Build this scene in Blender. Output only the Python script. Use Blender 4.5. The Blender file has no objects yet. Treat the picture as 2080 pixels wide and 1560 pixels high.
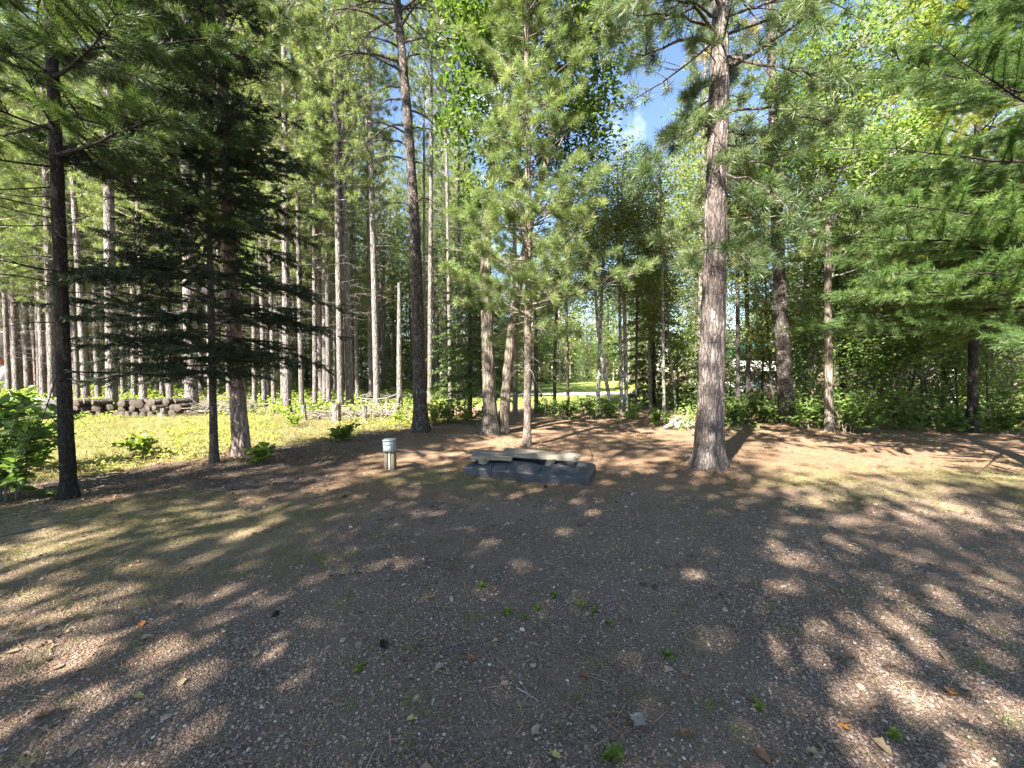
import bpy, math, random
import numpy as np
from mathutils import Vector

# ------------------------------------------------------------------ camera, sky, sun, exposure
scene = bpy.context.scene
COL = scene.collection
F, CX, CY, PITCH, CAM_H = 781.0, 1040.0, 780.0, math.radians(2.05), 1.5
cam_d = bpy.data.cameras.new("camera")
cam_d.sensor_width = 36.0
cam_d.lens = 36.0 * F / 2080.0
cam_d.clip_start, cam_d.clip_end = 0.05, 2000.0
cam = bpy.data.objects.new("camera", cam_d)
COL.objects.link(cam)
cam.location = (0, 0, CAM_H)
cam.rotation_euler = (math.radians(90) - PITCH, 0, 0)
scene.camera = cam

SUN_EL = math.radians(43)
SD = np.array([0.6, 0.8])                     # ground direction in which shadows fall
world = bpy.data.worlds.new("World")
scene.world = world
world.use_nodes = True
wn, wl = world.node_tree.nodes, world.node_tree.links
wn.clear()
sky = wn.new("ShaderNodeTexSky")
sky.sky_type = 'NISHITA'
sky.sun_disc = False
sky.sun_elevation = SUN_EL
sky.sun_rotation = math.radians(216.87)
sky.altitude = 300
sky.air_density, sky.dust_density, sky.ozone_density = 1.0, 0.1, 1.3
tc = wn.new("ShaderNodeTexCoord")
cn = wn.new("ShaderNodeTexNoise")
cn.inputs["Scale"].default_value = 2.6
cn.inputs["Detail"].default_value = 7
cn.inputs["Roughness"].default_value = 0.55
wl.new(tc.outputs["Generated"], cn.inputs["Vector"])
cr = wn.new("ShaderNodeValToRGB")
cr.color_ramp.elements[0].position, cr.color_ramp.elements[1].position = 0.57, 0.74
cr.color_ramp.elements[0].color, cr.color_ramp.elements[1].color = (0, 0, 0, 1), (.8, .8, .8, 1)
wl.new(cn.outputs["Fac"], cr.inputs["Fac"])
cm = wn.new("ShaderNodeMixRGB")
cm.inputs["Color2"].default_value = (9, 9.4, 10, 1)
wl.new(cr.outputs["Color"], cm.inputs["Fac"])
wl.new(sky.outputs["Color"], cm.inputs["Color1"])
bg = wn.new("ShaderNodeBackground")
bg.inputs["Strength"].default_value = 0.054
wl.new(cm.outputs["Color"], bg.inputs["Color"])
wo = wn.new("ShaderNodeOutputWorld")
wl.new(bg.outputs["Background"], wo.inputs["Surface"])

sun_d = bpy.data.lights.new("sun", 'SUN')
sun_d.energy = 5.0
sun_d.angle = math.radians(0.55)
sun_d.color = (1.0, 0.94, 0.84)
sun = bpy.data.objects.new("sun", sun_d)
COL.objects.link(sun)
sun.rotation_euler = Vector((SD[0] * math.cos(SUN_EL), SD[1] * math.cos(SUN_EL), -math.sin(SUN_EL))).to_track_quat('-Z', 'Y').to_euler()
sun.location = (-20, -26, 30)

scene.view_settings.view_transform = 'Standard'
scene.view_settings.look = 'None'
scene.view_settings.exposure = 2.85
scene.view_settings.gamma = 1.0
scene.render.engine = 'CYCLES'
scene.cycles.max_bounces = 6
scene.cycles.diffuse_bounces = 4
scene.cycles.transmission_bounces = 3
scene.cycles.transparent_max_bounces = 4
scene.cycles.use_denoising = True


# ------------------------------------------------------------------ helpers
cp, sp = math.cos(PITCH), math.sin(PITCH)


def ray(px, py):
    a, b = (px - CX) / F, -(py - CY) / F
    return np.array([a, cp + b * sp, -sp + b * cp])


def W(px, py, Y):
    """world point on the ray of photo pixel (px, py) at distance Y along the view"""
    r = ray(px, py)
    t = Y / r[1]
    return np.array([r[0] * t, Y, CAM_H + r[2] * t])


MOUNDS = [(-5.0, 4.33), (-4.55, 5.9), (-4.6, 6.55), (-2.25, 9.4), (-.4, 8.8), (.3, 7.45), (2.94, 5.75), (7.5, 10.4), (7.35, 8.9), (10.8, 9.0)]


def gz(x, y):
    x, y = np.asarray(x, float), np.asarray(y, float)
    h = .025 * np.sin(.9 * x + 1.3) * np.sin(.8 * y) + .012 * np.sin(2.3 * x + y * 1.1) + .008 * np.sin(4.1 * y - 1.7 * x + 2)
    for a, b in MOUNDS:
        h = h + .05 * np.exp(-((x - a) ** 2 + (y - b) ** 2) / .14)
    return h


def G(px, py):
    r = ray(px, py)
    t = CAM_H / -r[2]
    x, y = r[0] * t, r[1] * t
    return np.array([x, y, float(gz(x, y))])


def unit(v):
    return v / (np.linalg.norm(v, axis=-1, keepdims=True) + 1e-9)


class MB:
    """collects tubes, leaves and solids; build() links ONE mesh object"""
    def __init__(s):
        s.v, s.f3, s.f4, s.m3, s.m4, s.a, s.n = [], [], [], [], [], [], 0

    def add(s, v, tris=None, quads=None, mat=0, var=0.5):
        v = np.asarray(v, float).reshape(-1, 3)
        if tris is not None and len(tris):
            t = np.asarray(tris, int).reshape(-1, 3)
            s.f3.append(t + s.n); s.m3.append(np.full(len(t), mat))
        if quads is not None and len(quads):
            q = np.asarray(quads, int).reshape(-1, 4)
            s.f4.append(q + s.n); s.m4.append(np.full(len(q), mat))
        s.v.append(v)
        s.a.append(np.broadcast_to(np.asarray(var, float), (len(v),)).copy())
        s.n += len(v)

    def build(s, name, mats, parent=None, origin=None, flat=False):
        me = bpy.data.meshes.new(name)
        v = np.concatenate(s.v) if s.v else np.zeros((0, 3))
        if origin is not None:
            v = v - np.asarray(origin)
        f3 = np.concatenate(s.f3) if s.f3 else np.zeros((0, 3), int)
        f4 = np.concatenate(s.f4) if s.f4 else np.zeros((0, 4), int)
        m = np.concatenate(s.m3 + s.m4) if (s.m3 or s.m4) else np.zeros(0, int)
        me.vertices.add(len(v)); me.vertices.foreach_set("co", v.astype(np.float32).ravel())
        loops = np.concatenate([f3.ravel(), f4.ravel()])
        me.loops.add(len(loops)); me.loops.foreach_set("vertex_index", loops.astype(np.int32))
        npoly = len(f3) + len(f4)
        me.polygons.add(npoly)
        st = np.concatenate([np.arange(len(f3)) * 3, len(f3) * 3 + np.arange(len(f4)) * 4])
        me.polygons.foreach_set("loop_start", st.astype(np.int32))
        me.polygons.foreach_set("material_index", m.astype(np.int32))
        me.polygons.foreach_set("use_smooth", np.full(npoly, not flat))
        at = me.attributes.new("var", 'FLOAT', 'POINT')
        at.data.foreach_set("value", np.concatenate(s.a).astype(np.float32) if s.a else np.zeros(0, np.float32))
        me.update(calc_edges=True)
        for x in (mats if isinstance(mats, (list, tuple)) else [mats]):
            me.materials.append(x)
        o = bpy.data.objects.new(name, me)
        COL.objects.link(o)
        if parent is not None:
            o.parent = parent
        return o

    # ---- shapes
    def tubes(s, P, R, n=5, mat=0, var=0.5, cap=False):
        """P (m,k,3) paths, R (m,k) radii"""
        P = np.asarray(P, float); R = np.asarray(R, float)
        if P.ndim == 2:
            P, R = P[None], R[None]
        m, k = P.shape[:2]
        T = unit(np.gradient(P, axis=1))
        mt = unit(P[:, -1] - P[:, 0])
        ref = np.where(np.abs(mt[:, 2:3]) > .8, np.array([[1., .13, 0]]), np.array([[0, 0, 1.]]))[:, None, :]
        U = unit(np.cross(T, ref)); V = np.cross(T, U)
        an = np.arange(n) * 2 * np.pi / n
        ring = np.cos(an)[None, None, :, None] * U[:, :, None] + np.sin(an)[None, None, :, None] * V[:, :, None]
        vv = P[:, :, None] + R[:, :, None, None] * ring
        i, j = np.meshgrid(np.arange(k - 1), np.arange(n), indexing='ij')
        q = np.stack([i * n + j, i * n + (j + 1) % n, (i + 1) * n + (j + 1) % n, (i + 1) * n + j], -1).reshape(-1, 4)
        q = q[:, ::-1]
        Q = (q[None] + (np.arange(m) * k * n)[:, None, None]).reshape(-1, 4)
        va = np.repeat(np.broadcast_to(np.asarray(var, float), (m,)), k * n)
        s.add(vv, quads=Q, mat=mat, var=va)
        if cap:
            for e in (0, k - 1):
                c = P[:, e]
                rv = vv[:, e]
                for b in range(m):
                    vs = np.vstack([rv[b], c[b][None]])
                    t = [((x + 1) % n, x, n) if e else (x, (x + 1) % n, n) for x in range(n)]
                    s.add(vs, tris=t, mat=cap if isinstance(cap, int) and cap is not True else mat, var=.5)

    def needles(s, rng, P, D, n, L, w, th=(20, 75), back=.0, mat=0, var=None):
        """n needle blades in a tuft at each P around the direction D"""
        P = np.repeat(np.asarray(P, float), n, 0); D = np.repeat(unit(np.asarray(D, float)), n, 0)
        m = len(P)
        if m == 0:
            return
        r = unit(rng.normal(size=(m, 3)))
        pr = unit(r - D * np.sum(r * D, 1, keepdims=True))
        t = np.radians(rng.uniform(th[0], th[1], m))[:, None]
        d = D * np.cos(t) + pr * np.sin(t)
        d[:, 2] -= .06
        b = P - D * (rng.random(m) * back)[:, None]
        sd = unit(np.cross(d, unit(rng.normal(size=(m, 3))))) * (w * .5)
        ln = (L * rng.uniform(.7, 1.1, m))[:, None]
        v = np.stack([b - sd * .5, b + d * ln * .45 - sd, b + d * ln, b + d * ln * .45 + sd], 1)
        if var is None:
            var = rng.random(m // n)
        va = np.repeat(np.clip(np.repeat(var, n) + rng.uniform(-.15, .15, m), 0, 1), 4)
        s.add(v, quads=np.arange(m * 4).reshape(-1, 4), mat=mat, var=va)

    def leaves(s, P, D, N, L, w, mat=0, var=0.5, fold=.18, simple=False):
        """leaf blades from the base P towards D with face normal N"""
        P = np.asarray(P, float); D = unit(np.asarray(D, float))
        S = unit(np.cross(D, N)); N = np.cross(S, D)
        L = np.broadcast_to(np.asarray(L, float), (len(P),))[:, None]
        w = np.broadcast_to(np.asarray(w, float), (len(P),))[:, None]
        var = np.broadcast_to(np.asarray(var, float), (len(P),))
        if simple:
            v = np.stack([P, P + D * L * .5 + S * w * .5 + N * w * fold, P + D * L - N * L * .12, P + D * L * .5 - S * w * .5 + N * w * fold], 1)
            k = np.arange(len(P))[:, None] * 4
            s.add(v, tris=np.concatenate([k + [0, 1, 2], k + [0, 2, 3]]), mat=mat, var=np.repeat(var, 4))
            return
        a, b = .28, .68
        v = np.stack([P, P + D * L * a + S * w * .5 + N * w * fold, P + D * L * b + S * w * .36 + N * (w * fold - L * .04), P + D * L - N * L * .14,
                      P + D * L * b - S * w * .36 + N * (w * fold - L * .04), P + D * L * a - S * w * .5 + N * w * fold], 1)
        k = np.arange(len(P))[:, None] * 6
        s.add(v, quads=np.concatenate([k + [0, 1, 2, 3], k + [0, 3, 4, 5]]), mat=mat, var=np.repeat(var, 6))

    def box(s, c, size, rot=None, bev=.004, mat=0, var=.5):
        """a box with chamfered edges; rot is a 3x3 matrix"""
        h = np.asarray(size, float) / 2
        bev = min(bev, h.min() * .6)
        bm_v, fs = [], []
        idx = {}
        for sx in (-1, 1):
            for sy in (-1, 1):
                for sz in (-1, 1):
                    for ax in range(3):
                        p = np.array([sx, sy, sz]) * (h - bev)
                        p[ax] += (sx, sy, sz)[ax] * bev
                        idx[(sx, sy, sz, ax)] = len(bm_v)
                        bm_v.append(p)
        q, t = [], []
        for ax in range(3):
            o1, o2 = [i for i in range(3) if i != ax]
            for sg in (-1, 1):
                cor = []
                for a, b in ((-1, -1), (1, -1), (1, 1), (-1, 1)):
                    k = [0, 0, 0]; k[ax] = sg; k[o1] = a; k[o2] = b
                    cor.append(idx[(*k, ax)])
                q.append(cor)
        for ax in range(3):
            o1, o2 = [i for i in range(3) if i != ax]
            for a in (-1, 1):
                for b in (-1, 1):
                    k0 = [0, 0, 0]; k0[o1] = a; k0[o2] = b
                    k1 = list(k0); k0[ax] = -1; k1[ax] = 1
                    q.append([idx[(*k0, o1)], idx[(*k1, o1)], idx[(*k1, o2)], idx[(*k0, o2)]])
        for sx in (-1, 1):
            for sy in (-1, 1):
                for sz in (-1, 1):
                    t.append([idx[(sx, sy, sz, i)] for i in range(3)])
        v = np.array(bm_v)

        def fix(f):
            p = v[f]
            nrm = np.cross(p[1] - p[0], p[2] - p[0])
            return f if nrm @ p.mean(0) > 0 else f[::-1]
        q = [fix(x) for x in q]; t = [fix(x) for x in t]
        if rot is not None:
            v = v @ np.asarray(rot).T
        s.add(v + np.asarray(c), tris=t, quads=q, mat=mat, var=var)


def rotz(a):
    c, s_ = math.cos(a), math.sin(a)
    return np.array([[c, -s_, 0], [s_, c, 0], [0, 0, 1]])


def thing(name, label, cat, loc=(0, 0, 0), rz=0.0, group=None):
    o = bpy.data.objects.new(name, None)
    o.empty_display_size = .2
    COL.objects.link(o)
    o.location = tuple(float(x) for x in loc)
    o.rotation_euler = (0, 0, rz)
    return tag(o, label, cat, group)


def tag(o, label, cat, group=None, kind=None):
    if label: o["label"] = label
    if cat: o["category"] = cat
    if group: o["group"] = group
    if kind: o["kind"] = kind
    return o


def dup(root, loc, rz=0.0, sc=1.0, label=None, group=None, sz=None):
    r = root.copy()
    COL.objects.link(r)
    r.location = tuple(float(x) for x in loc)
    r.rotation_euler = (root.rotation_euler[0], root.rotation_euler[1], rz)
    r.scale = (sc, sc, sz if sz else sc)
    if label: r["label"] = label
    if group: r["group"] = group
    elif "group" in r and label: pass
    for ch in list(root.children):
        c = ch.copy(); COL.objects.link(c); c.parent = r
        for g in ch.children:
            d = g.copy(); COL.objects.link(d); d.parent = c
    return r


# ------------------------------------------------------------------ materials
def new_mat(name):
    m = bpy.data.materials.new(name)
    m.use_nodes = True
    nt = m.node_tree
    return m, nt, nt.nodes, nt.links, nt.nodes["Principled BSDF"]


def N_(nt, kind, **kw):
    n = nt.nodes.new(kind)
    for k, v in kw.items():
        if k in n.inputs:
            n.inputs[k].default_value = v
        else:
            setattr(n, k, v)
    return n


def ramp(nt, fac, stops, inter='LINEAR'):
    r = nt.nodes.new("ShaderNodeValToRGB")
    e = r.color_ramp.elements
    while len(e) > 1:
        e.remove(e[-1])
    e[0].position, e[0].color = stops[0][0], (*stops[0][1], 1)
    for p, c in stops[1:]:
        x = e.new(p); x.color = (*c, 1)
    r.color_ramp.interpolation = inter
    nt.links.new(fac, r.inputs["Fac"])
    return r.outputs["Color"]


def coords(nt, scale=(1, 1, 1), kind="Object"):
    t = nt.nodes.new("ShaderNodeTexCoord")
    mp = nt.nodes.new("ShaderNodeMapping")
    mp.inputs["Scale"].default_value = scale
    nt.links.new(t.outputs[kind], mp.inputs["Vector"])
    return mp.outputs["Vector"]


def noise(nt, vec, scale, detail=4, rough=.55, out="Fac"):
    n = N_(nt, "ShaderNodeTexNoise", Scale=scale, Detail=detail, Roughness=rough)
    nt.links.new(vec, n.inputs["Vector"])
    return n.outputs[out]


def mixc(nt, fac, a, b, mode='MIX'):
    m = nt.nodes.new("ShaderNodeMixRGB")
    m.blend_type = mode
    for s_, v in ((m.inputs["Fac"], fac), (m.inputs["Color1"], a), (m.inputs["Color2"], b)):
        if hasattr(v, "is_output"):
            nt.links.new(v, s_)
        else:
            s_.default_value = v if isinstance(v, (int, float)) else (*v, 1)
    return m.outputs["Color"]


def math_(nt, op, a, b=0.0, clamp=False):
    m = nt.nodes.new("ShaderNodeMath")
    m.operation = op
    m.use_clamp = clamp
    for s_, v in ((m.inputs[0], a), (m.inputs[1], b)):
        if hasattr(v, "is_output"):
            nt.links.new(v, s_)
        else:
            s_.default_value = v
    return m.outputs[0]


def bump(nt, h, strength, dist, bsdf):
    b = N_(nt, "ShaderNodeBump", Strength=strength, Distance=dist)
    nt.links.new(h, b.inputs["Height"])
    nt.links.new(b.outputs["Normal"], bsdf.inputs["Normal"])


def bark(name, dark, mid, light, freq=14.0, stretch=.22, strength=.9, moss=None, band=False):
    m, nt, n, l, bs = new_mat(name)
    v = coords(nt, (1, 1, stretch))
    wv = N_(nt, "ShaderNodeTexVoronoi", Scale=freq, Randomness=1.0)
    wv.feature = 'DISTANCE_TO_EDGE'
    dv = mixc(nt, .08, v, noise(nt, v, freq * .8, 3, .6, "Color"))
    l.new(dv, wv.inputs["Vector"])
    cell = N_(nt, "ShaderNodeTexVoronoi", Scale=freq)
    l.new(dv, cell.inputs["Vector"])
    fine = noise(nt, coords(nt, (1, 1, .5)), freq * 3.2, 6, .7)
    ed = math_(nt, 'MULTIPLY', wv.outputs["Distance"], 3.2, True)
    col = ramp(nt, fine, [(.3, dark), (.5, mid), (.72, light)])
    sp_ = n.new("ShaderNodeSeparateColor"); l.new(cell.outputs["Color"], sp_.inputs["Color"])
    col = mixc(nt, .45, col, ramp(nt, sp_.outputs[0], [(0, dark), (.5, mid), (1, light)]))
    col = mixc(nt, math_(nt, 'SUBTRACT', 1.0, math_(nt, 'MULTIPLY', ed, 2.2, True)), col, dark)
    if moss:
        col = mixc(nt, ramp(nt, noise(nt, coords(nt), 5.5, 5, .6), [(.55, (0, 0, 0)), (.66, (1, 1, 1))]), col, moss)
    if band:
        bn = noise(nt, coords(nt, (1.5, 1.5, 14)), 3.0, 4, .6)
        col = mixc(nt, ramp(nt, bn, [(.58, (0, 0, 0)), (.66, (1, 1, 1))]), col, dark)
    l.new(col, bs.inputs["Base Color"])
    bs.inputs["Roughness"].default_value = .9
    bs.inputs["Specular IOR Level"].default_value = .2
    h = math_(nt, 'ADD', ed, math_(nt, 'MULTIPLY', fine, .8))
    bump(nt, h, strength, .02, bs)
    return m


def foliage(name, dark, mid, light, trans=.35, rough=.55, dead=None):
    m, nt, n, l, bs = new_mat(name)
    at = N_(nt, "ShaderNodeAttribute", attribute_name="var")
    oi = n.new("ShaderNodeObjectInfo")
    f = math_(nt, 'ADD', math_(nt, 'MULTIPLY', at.outputs["Fac"], .75), math_(nt, 'MULTIPLY', oi.outputs["Random"], .25))
    stops = [(0.0, dark), (.5, mid), (.97, light)]
    if dead:
        stops.append((.985, dead))
    col = ramp(nt, f, stops)
    l.new(col, bs.inputs["Base Color"])
    bs.inputs["Roughness"].default_value = rough
    bs.inputs["Specular IOR Level"].default_value = .35
    tr = n.new("ShaderNodeBsdfTranslucent")
    l.new(mixc(nt, 1.0, col, (1.5, 1.6, .8), 'MULTIPLY'), tr.inputs["Color"])
    mx = N_(nt, "ShaderNodeMixShader", Fac=trans)
    l.new(bs.outputs[0], mx.inputs[1]); l.new(tr.outputs[0], mx.inputs[2])
    l.new(mx.outputs[0], n["Material Output"].inputs["Surface"])
    return m


def plain(name, col, rough=.6, var=.25, scale=8, bumpd=.0, metal=0.0, spec=.4, stretch=(1, 1, 1)):
    m, nt, n, l, bs = new_mat(name)
    nz = noise(nt, coords(nt, stretch), scale, 6, .65)
    c = np.array(col)
    l.new(ramp(nt, nz, [(.25, tuple(c * (1 - var))), (.75, tuple(np.minimum(c * (1 + var), 1)))]), bs.inputs["Base Color"])
    bs.inputs["Roughness"].default_value = rough
    bs.inputs["Metallic"].default_value = metal
    bs.inputs["Specular IOR Level"].default_value = spec
    if bumpd:
        bump(nt, nz, .6, bumpd, bs)
    return m


M = {}
M['bark_red'] = bark("red pine bark", (.10, .075, .062), (.27, .205, .17), (.46, .37, .32), 15, .25)
M['bark_plant'] = bark("plantation pine bark", (.07, .06, .055), (.195, .168, .153), (.36, .318, .295), 15, .25)
M['bark_big'] = bark("big pine bark", (.06, .048, .043), (.18, .147, .13), (.37, .315, .29), 20, .2, 1.0)
M['bark_dark'] = bark("dark pine bark", (.03, .025, .022), (.11, .09, .078), (.36, .30, .265), 26, .5, 1.0)
M['bark_white_pine'] = bark("white pine bark", (.018, .015, .012), (.04, .033, .027), (.13, .12, .10), 42, .45, .9)
M['bark_spruce'] = bark("spruce bark", (.035, .03, .025), (.09, .08, .068), (.17, .155, .13), 26, .6, .8)
M['bark_oak'] = bark("oak bark", (.07, .055, .043), (.20, .165, .13), (.36, .31, .25), 22, .12, 1.0)
M['bark_young'] = bark("young pine bark", (.11, .08, .065), (.28, .215, .175), (.48, .40, .345), 26, .45, .9)
M['bark_birch'] = bark("birch bark", (.07, .06, .055), (.40, .38, .35), (.60, .58, .54), 9, .6, .3, band=True)
M['bark_aspen'] = bark("aspen bark", (.09, .08, .065), (.27, .26, .22), (.42, .41, .36), 9, .8, .35, band=True)
M['twig'] = plain("twig wood", (.15, .125, .105), .9, .35, 20)
M['dead_twig'] = plain("dead twig wood", (.27, .235, .205), .9, .35, 20)
M['pine'] = foliage("pine needles", (.06, .095, .032), (.165, .215, .075), (.31, .34, .15), .32, .42, dead=(.3, .16, .05))
M['pine_far'] = foliage("plantation pine needles", (.065, .092, .042), (.165, .205, .08), (.30, .32, .14), .35, .45, dead=(.28, .2, .08))
M['pine_shaded'] = foliage("shaded pine needles", (.04, .066, .028), (.095, .135, .055), (.20, .235, .11), .3, .42, dead=(.3, .17, .06))  # darker copy of the pine needles, shade put into the colour
M['white_pine'] = foliage("white pine needles", (.042, .078, .024), (.10, .165, .048), (.20, .27, .085), .4, .45, dead=(.32, .17, .06))
M['white_pine_sunlit'] = foliage("sunlit yellow white pine needles", (.12, .15, .03), (.24, .26, .055), (.40, .38, .09), .42, .45, dead=(.4, .2, .05))  # sunlight on the upper boughs painted in as a yellow-green tone
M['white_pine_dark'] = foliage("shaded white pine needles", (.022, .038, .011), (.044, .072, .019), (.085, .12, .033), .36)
M['spruce'] = foliage("spruce needles", (.013, .024, .010), (.028, .047, .018), (.06, .092, .032), .15)
M['fir'] = foliage("fir needles", (.045, .075, .025), (.10, .15, .05), (.19, .24, .08), .25)
M['oak_leaf'] = foliage("oak leaves", (.035, .07, .017), (.085, .14, .03), (.185, .24, .06), .36, .4, dead=(.35, .17, .04))
M['aspen_leaf'] = foliage("aspen leaves", (.09, .125, .035), (.185, .23, .065), (.32, .35, .11), .42, .45)
M['maple_leaf'] = foliage("maple leaves", (.055, .095, .025), (.125, .19, .05), (.27, .335, .095), .42, .42)
M['shrub_leaf'] = foliage("shrub leaves", (.08, .12, .022), (.16, .215, .035), (.31, .35, .065), .42, .42)
M['fern'] = foliage("meadow plants", (.14, .165, .03), (.235, .26, .05), (.35, .35, .08), .4, .5)
M['grass_dry'] = foliage("dry grass", (.11, .115, .045), (.235, .21, .095), (.40, .34, .18), .3, .6)
M['grass_green'] = foliage("green grass", (.07, .10, .03), (.13, .17, .045), (.26, .28, .09), .4, .5)
M['straw'] = foliage("needle straw", (.12, .068, .038), (.31, .18, .10), (.55, .37, .23), .05, .7)
M['dead_leaf'] = foliage("dead leaves", (.09, .06, .042), (.23, .155, .10), (.46, .35, .25), .15, .6)


def ground_mat():
    m, nt, n, l, bs = new_mat("forest ground")
    v = coords(nt)
    A = lambda nm: N_(nt, "ShaderNodeAttribute", attribute_name=nm).outputs["Fac"]
    big, mid_, fin = noise(nt, v, 1.6, 5, .6), noise(nt, v, 9, 6, .7), noise(nt, v, 70, 5, .75)

    def mask(nm, sharp=3.0):
        x = math_(nt, 'ADD', A(nm), math_(nt, 'MULTIPLY', math_(nt, 'SUBTRACT', math_(nt, 'ADD', math_(nt, 'MULTIPLY', big, .6), math_(nt, 'MULTIPLY', mid_, .4)), .5), 1.6))
        return math_(nt, 'ADD', math_(nt, 'MULTIPLY', math_(nt, 'SUBTRACT', x, .5), sharp), .5, True)
    # gravel: small stones of several colours
    vo = N_(nt, "ShaderNodeTexVoronoi", Scale=110.0); l.new(v, vo.inputs["Vector"])
    sep = n.new("ShaderNodeSeparateColor"); l.new(vo.outputs["Color"], sep.inputs["Color"])
    stone = ramp(nt, sep.outputs[0], [(0, (.10, .075, .06)), (.3, (.255, .172, .132)), (.6, (.36, .245, .185)), (.85, (.47, .35, .27)), (.96, (.68, .6, .5))])
    stone = mixc(nt, math_(nt, 'MULTIPLY', vo.outputs["Distance"], .9, True), stone, (.06, .045, .04))
    stone = mixc(nt, ramp(nt, big, [(.4, (.2, .2, .2)), (.62, (.75, .75, .75))]), stone, mixc(nt, fin, (.17, .118, .08), (.45, .33, .235)))
    # needle litter
    st = noise(nt, coords(nt, (30, 90, 30)), 1.0, 5, .75)
    lit = ramp(nt, fin, [(.3, (.10, .06, .038)), (.5, (.33, .215, .14)), (.68, (.60, .44, .30))])
    lit = mixc(nt, .35, lit, ramp(nt, st, [(.35, (.12, .07, .045)), (.65, (.36, .23, .15))]))
    lit = mixc(nt, ramp(nt, big, [(.5, (0, 0, 0)), (.7, (.6, .6, .6))]), lit, (.27, .2, .1))
    # brown leaf litter
    lv = N_(nt, "ShaderNodeTexVoronoi", Scale=16.0); l.new(v, lv.inputs["Vector"])
    s2 = n.new("ShaderNodeSeparateColor"); l.new(lv.outputs["Color"], s2.inputs["Color"])
    leaf = ramp(nt, s2.outputs[0], [(0, (.07, .05, .04)), (.5, (.16, .12, .095)), (1, (.30, .235, .19))])
    leaf = mixc(nt, .5, leaf, ramp(nt, fin, [(.3, (.06, .045, .035)), (.7, (.26, .2, .16))]))
    # dry thin grass, meadow
    dry = ramp(nt, fin, [(.3, (.12, .10, .055)), (.5, (.28, .235, .12)), (.72, (.52, .43, .25))])
    dry = mixc(nt, ramp(nt, mid_, [(.45, (0, 0, 0)), (.6, (.7, .7, .7))]), dry, (.19, .17, .085))
    mead = ramp(nt, fin, [(.28, (.15, .12, .055)), (.5, (.33, .28, .105)), (.72, (.48, .40, .19))])
    mead = mixc(nt, ramp(nt, mid_, [(.42, (0, 0, 0)), (.62, (.8, .8, .8))]), mead, (.20, .24, .045))
    field = ramp(nt, fin, [(.3, (.17, .19, .05)), (.7, (.36, .36, .10))])
    field = mixc(nt, ramp(nt, big, [(.42, (0, 0, 0)), (.6, (.8, .8, .8))]), field, (.14, .24, .04))
    col = mixc(nt, mask("leaf_litter"), lit, leaf)
    col = mixc(nt, mask("dry_grass", 2.0), col, dry)
    col = mixc(nt, mask("gravel", 2.2), col, stone)
    col = mixc(nt, mask("meadow"), col, mead)
    col = mixc(nt, mask("field", 5.0), col, field)
    l.new(col, bs.inputs["Base Color"])
    bs.inputs["Roughness"].default_value = .95
    bs.inputs["Specular IOR Level"].default_value = .15
    h = math_(nt, 'ADD', math_(nt, 'MULTIPLY', fin, .7), math_(nt, 'MULTIPLY', mid_, 1.2))
    h = math_(nt, 'SUBTRACT', h, math_(nt, 'MULTIPLY', vo.outputs["Distance"], .5))
    bump(nt, h, 1.0, .035, bs)
    return m


# ------------------------------------------------------------------ ground
def sstep(a, b, x):
    t = np.clip((np.asarray(x, float) - a) / (b - a), 0, 1)
    return t * t * (3 - 2 * t)


def wob(x, y):
    return .35 * np.sin(1.3 * x + .7 * y) + .25 * np.sin(2.9 * y - 1.1 * x + 1) + .15 * np.sin(5.3 * x + 4.1 * y)


def zones(x, y):
    x, y = np.asarray(x, float), np.asarray(y, float)
    w = wob(x, y)
    u = .8 * x - .6 * y
    meadow = (1 - sstep(-8.6, -7.9, u + .35 * w)) * sstep(3, 4.5, y + x * .05) * (1 - sstep(12.0, 13.0, y + .3 * w)) * (1 - sstep(-1.6, -.8, x + .3 * w))
    gravel = (1 - sstep(3.9, 5.2, y + .5 * w - .12 * np.abs(x - 1.5))) * sstep(-3.3, -.9, x + .5 * w + .35 * (2.2 - y))
    gravel = np.maximum(gravel, .55 * (1 - sstep(2.4, 4.2, y + .5 * w)))
    dry = (1 - sstep(.2, 1.3, np.abs(y - 4.7 - .10 * (x - 4)) + .3 * w)) * sstep(2.2, 4, x + .4 * w) * .8
    dry = np.maximum(dry, (1 - sstep(.3, 1.6, np.abs(y - 3.4) + .3 * w)) * (1 - sstep(-2.6, -.6, x + .5 * w)) * .62)
    dry = np.maximum(dry, .6 * (1 - sstep(.2, 1.0, np.abs(y - 5.3) + .4 * w)) * (1 - sstep(.5, 1.5, np.abs(x + .9))))
    leafl = sstep(4.0, 5.0, y + .3 * w) * (1 - sstep(-3.2, -1.6, x + .4 * w + .1 * (y - 6)))
    leafl = np.maximum(leafl, .8 * sstep(12.5, 13.5, y) * (1 - sstep(-4, -1, x)))
    field = sstep(15.0, 16.5, y + .5 * w) * sstep(-7.5, -5, x + w + .22 * (y - 16) * 0) * (1 - sstep(9, 13, x - .2 * (y - 16) + w))
    return dict(meadow=meadow, gravel=gravel, dry_grass=dry, leaf_litter=leafl, field=field)


def axis(stops):
    out = []
    for (a, b, d) in stops:
        out.append(np.arange(a, b, d))
    return np.concatenate(out)


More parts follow.
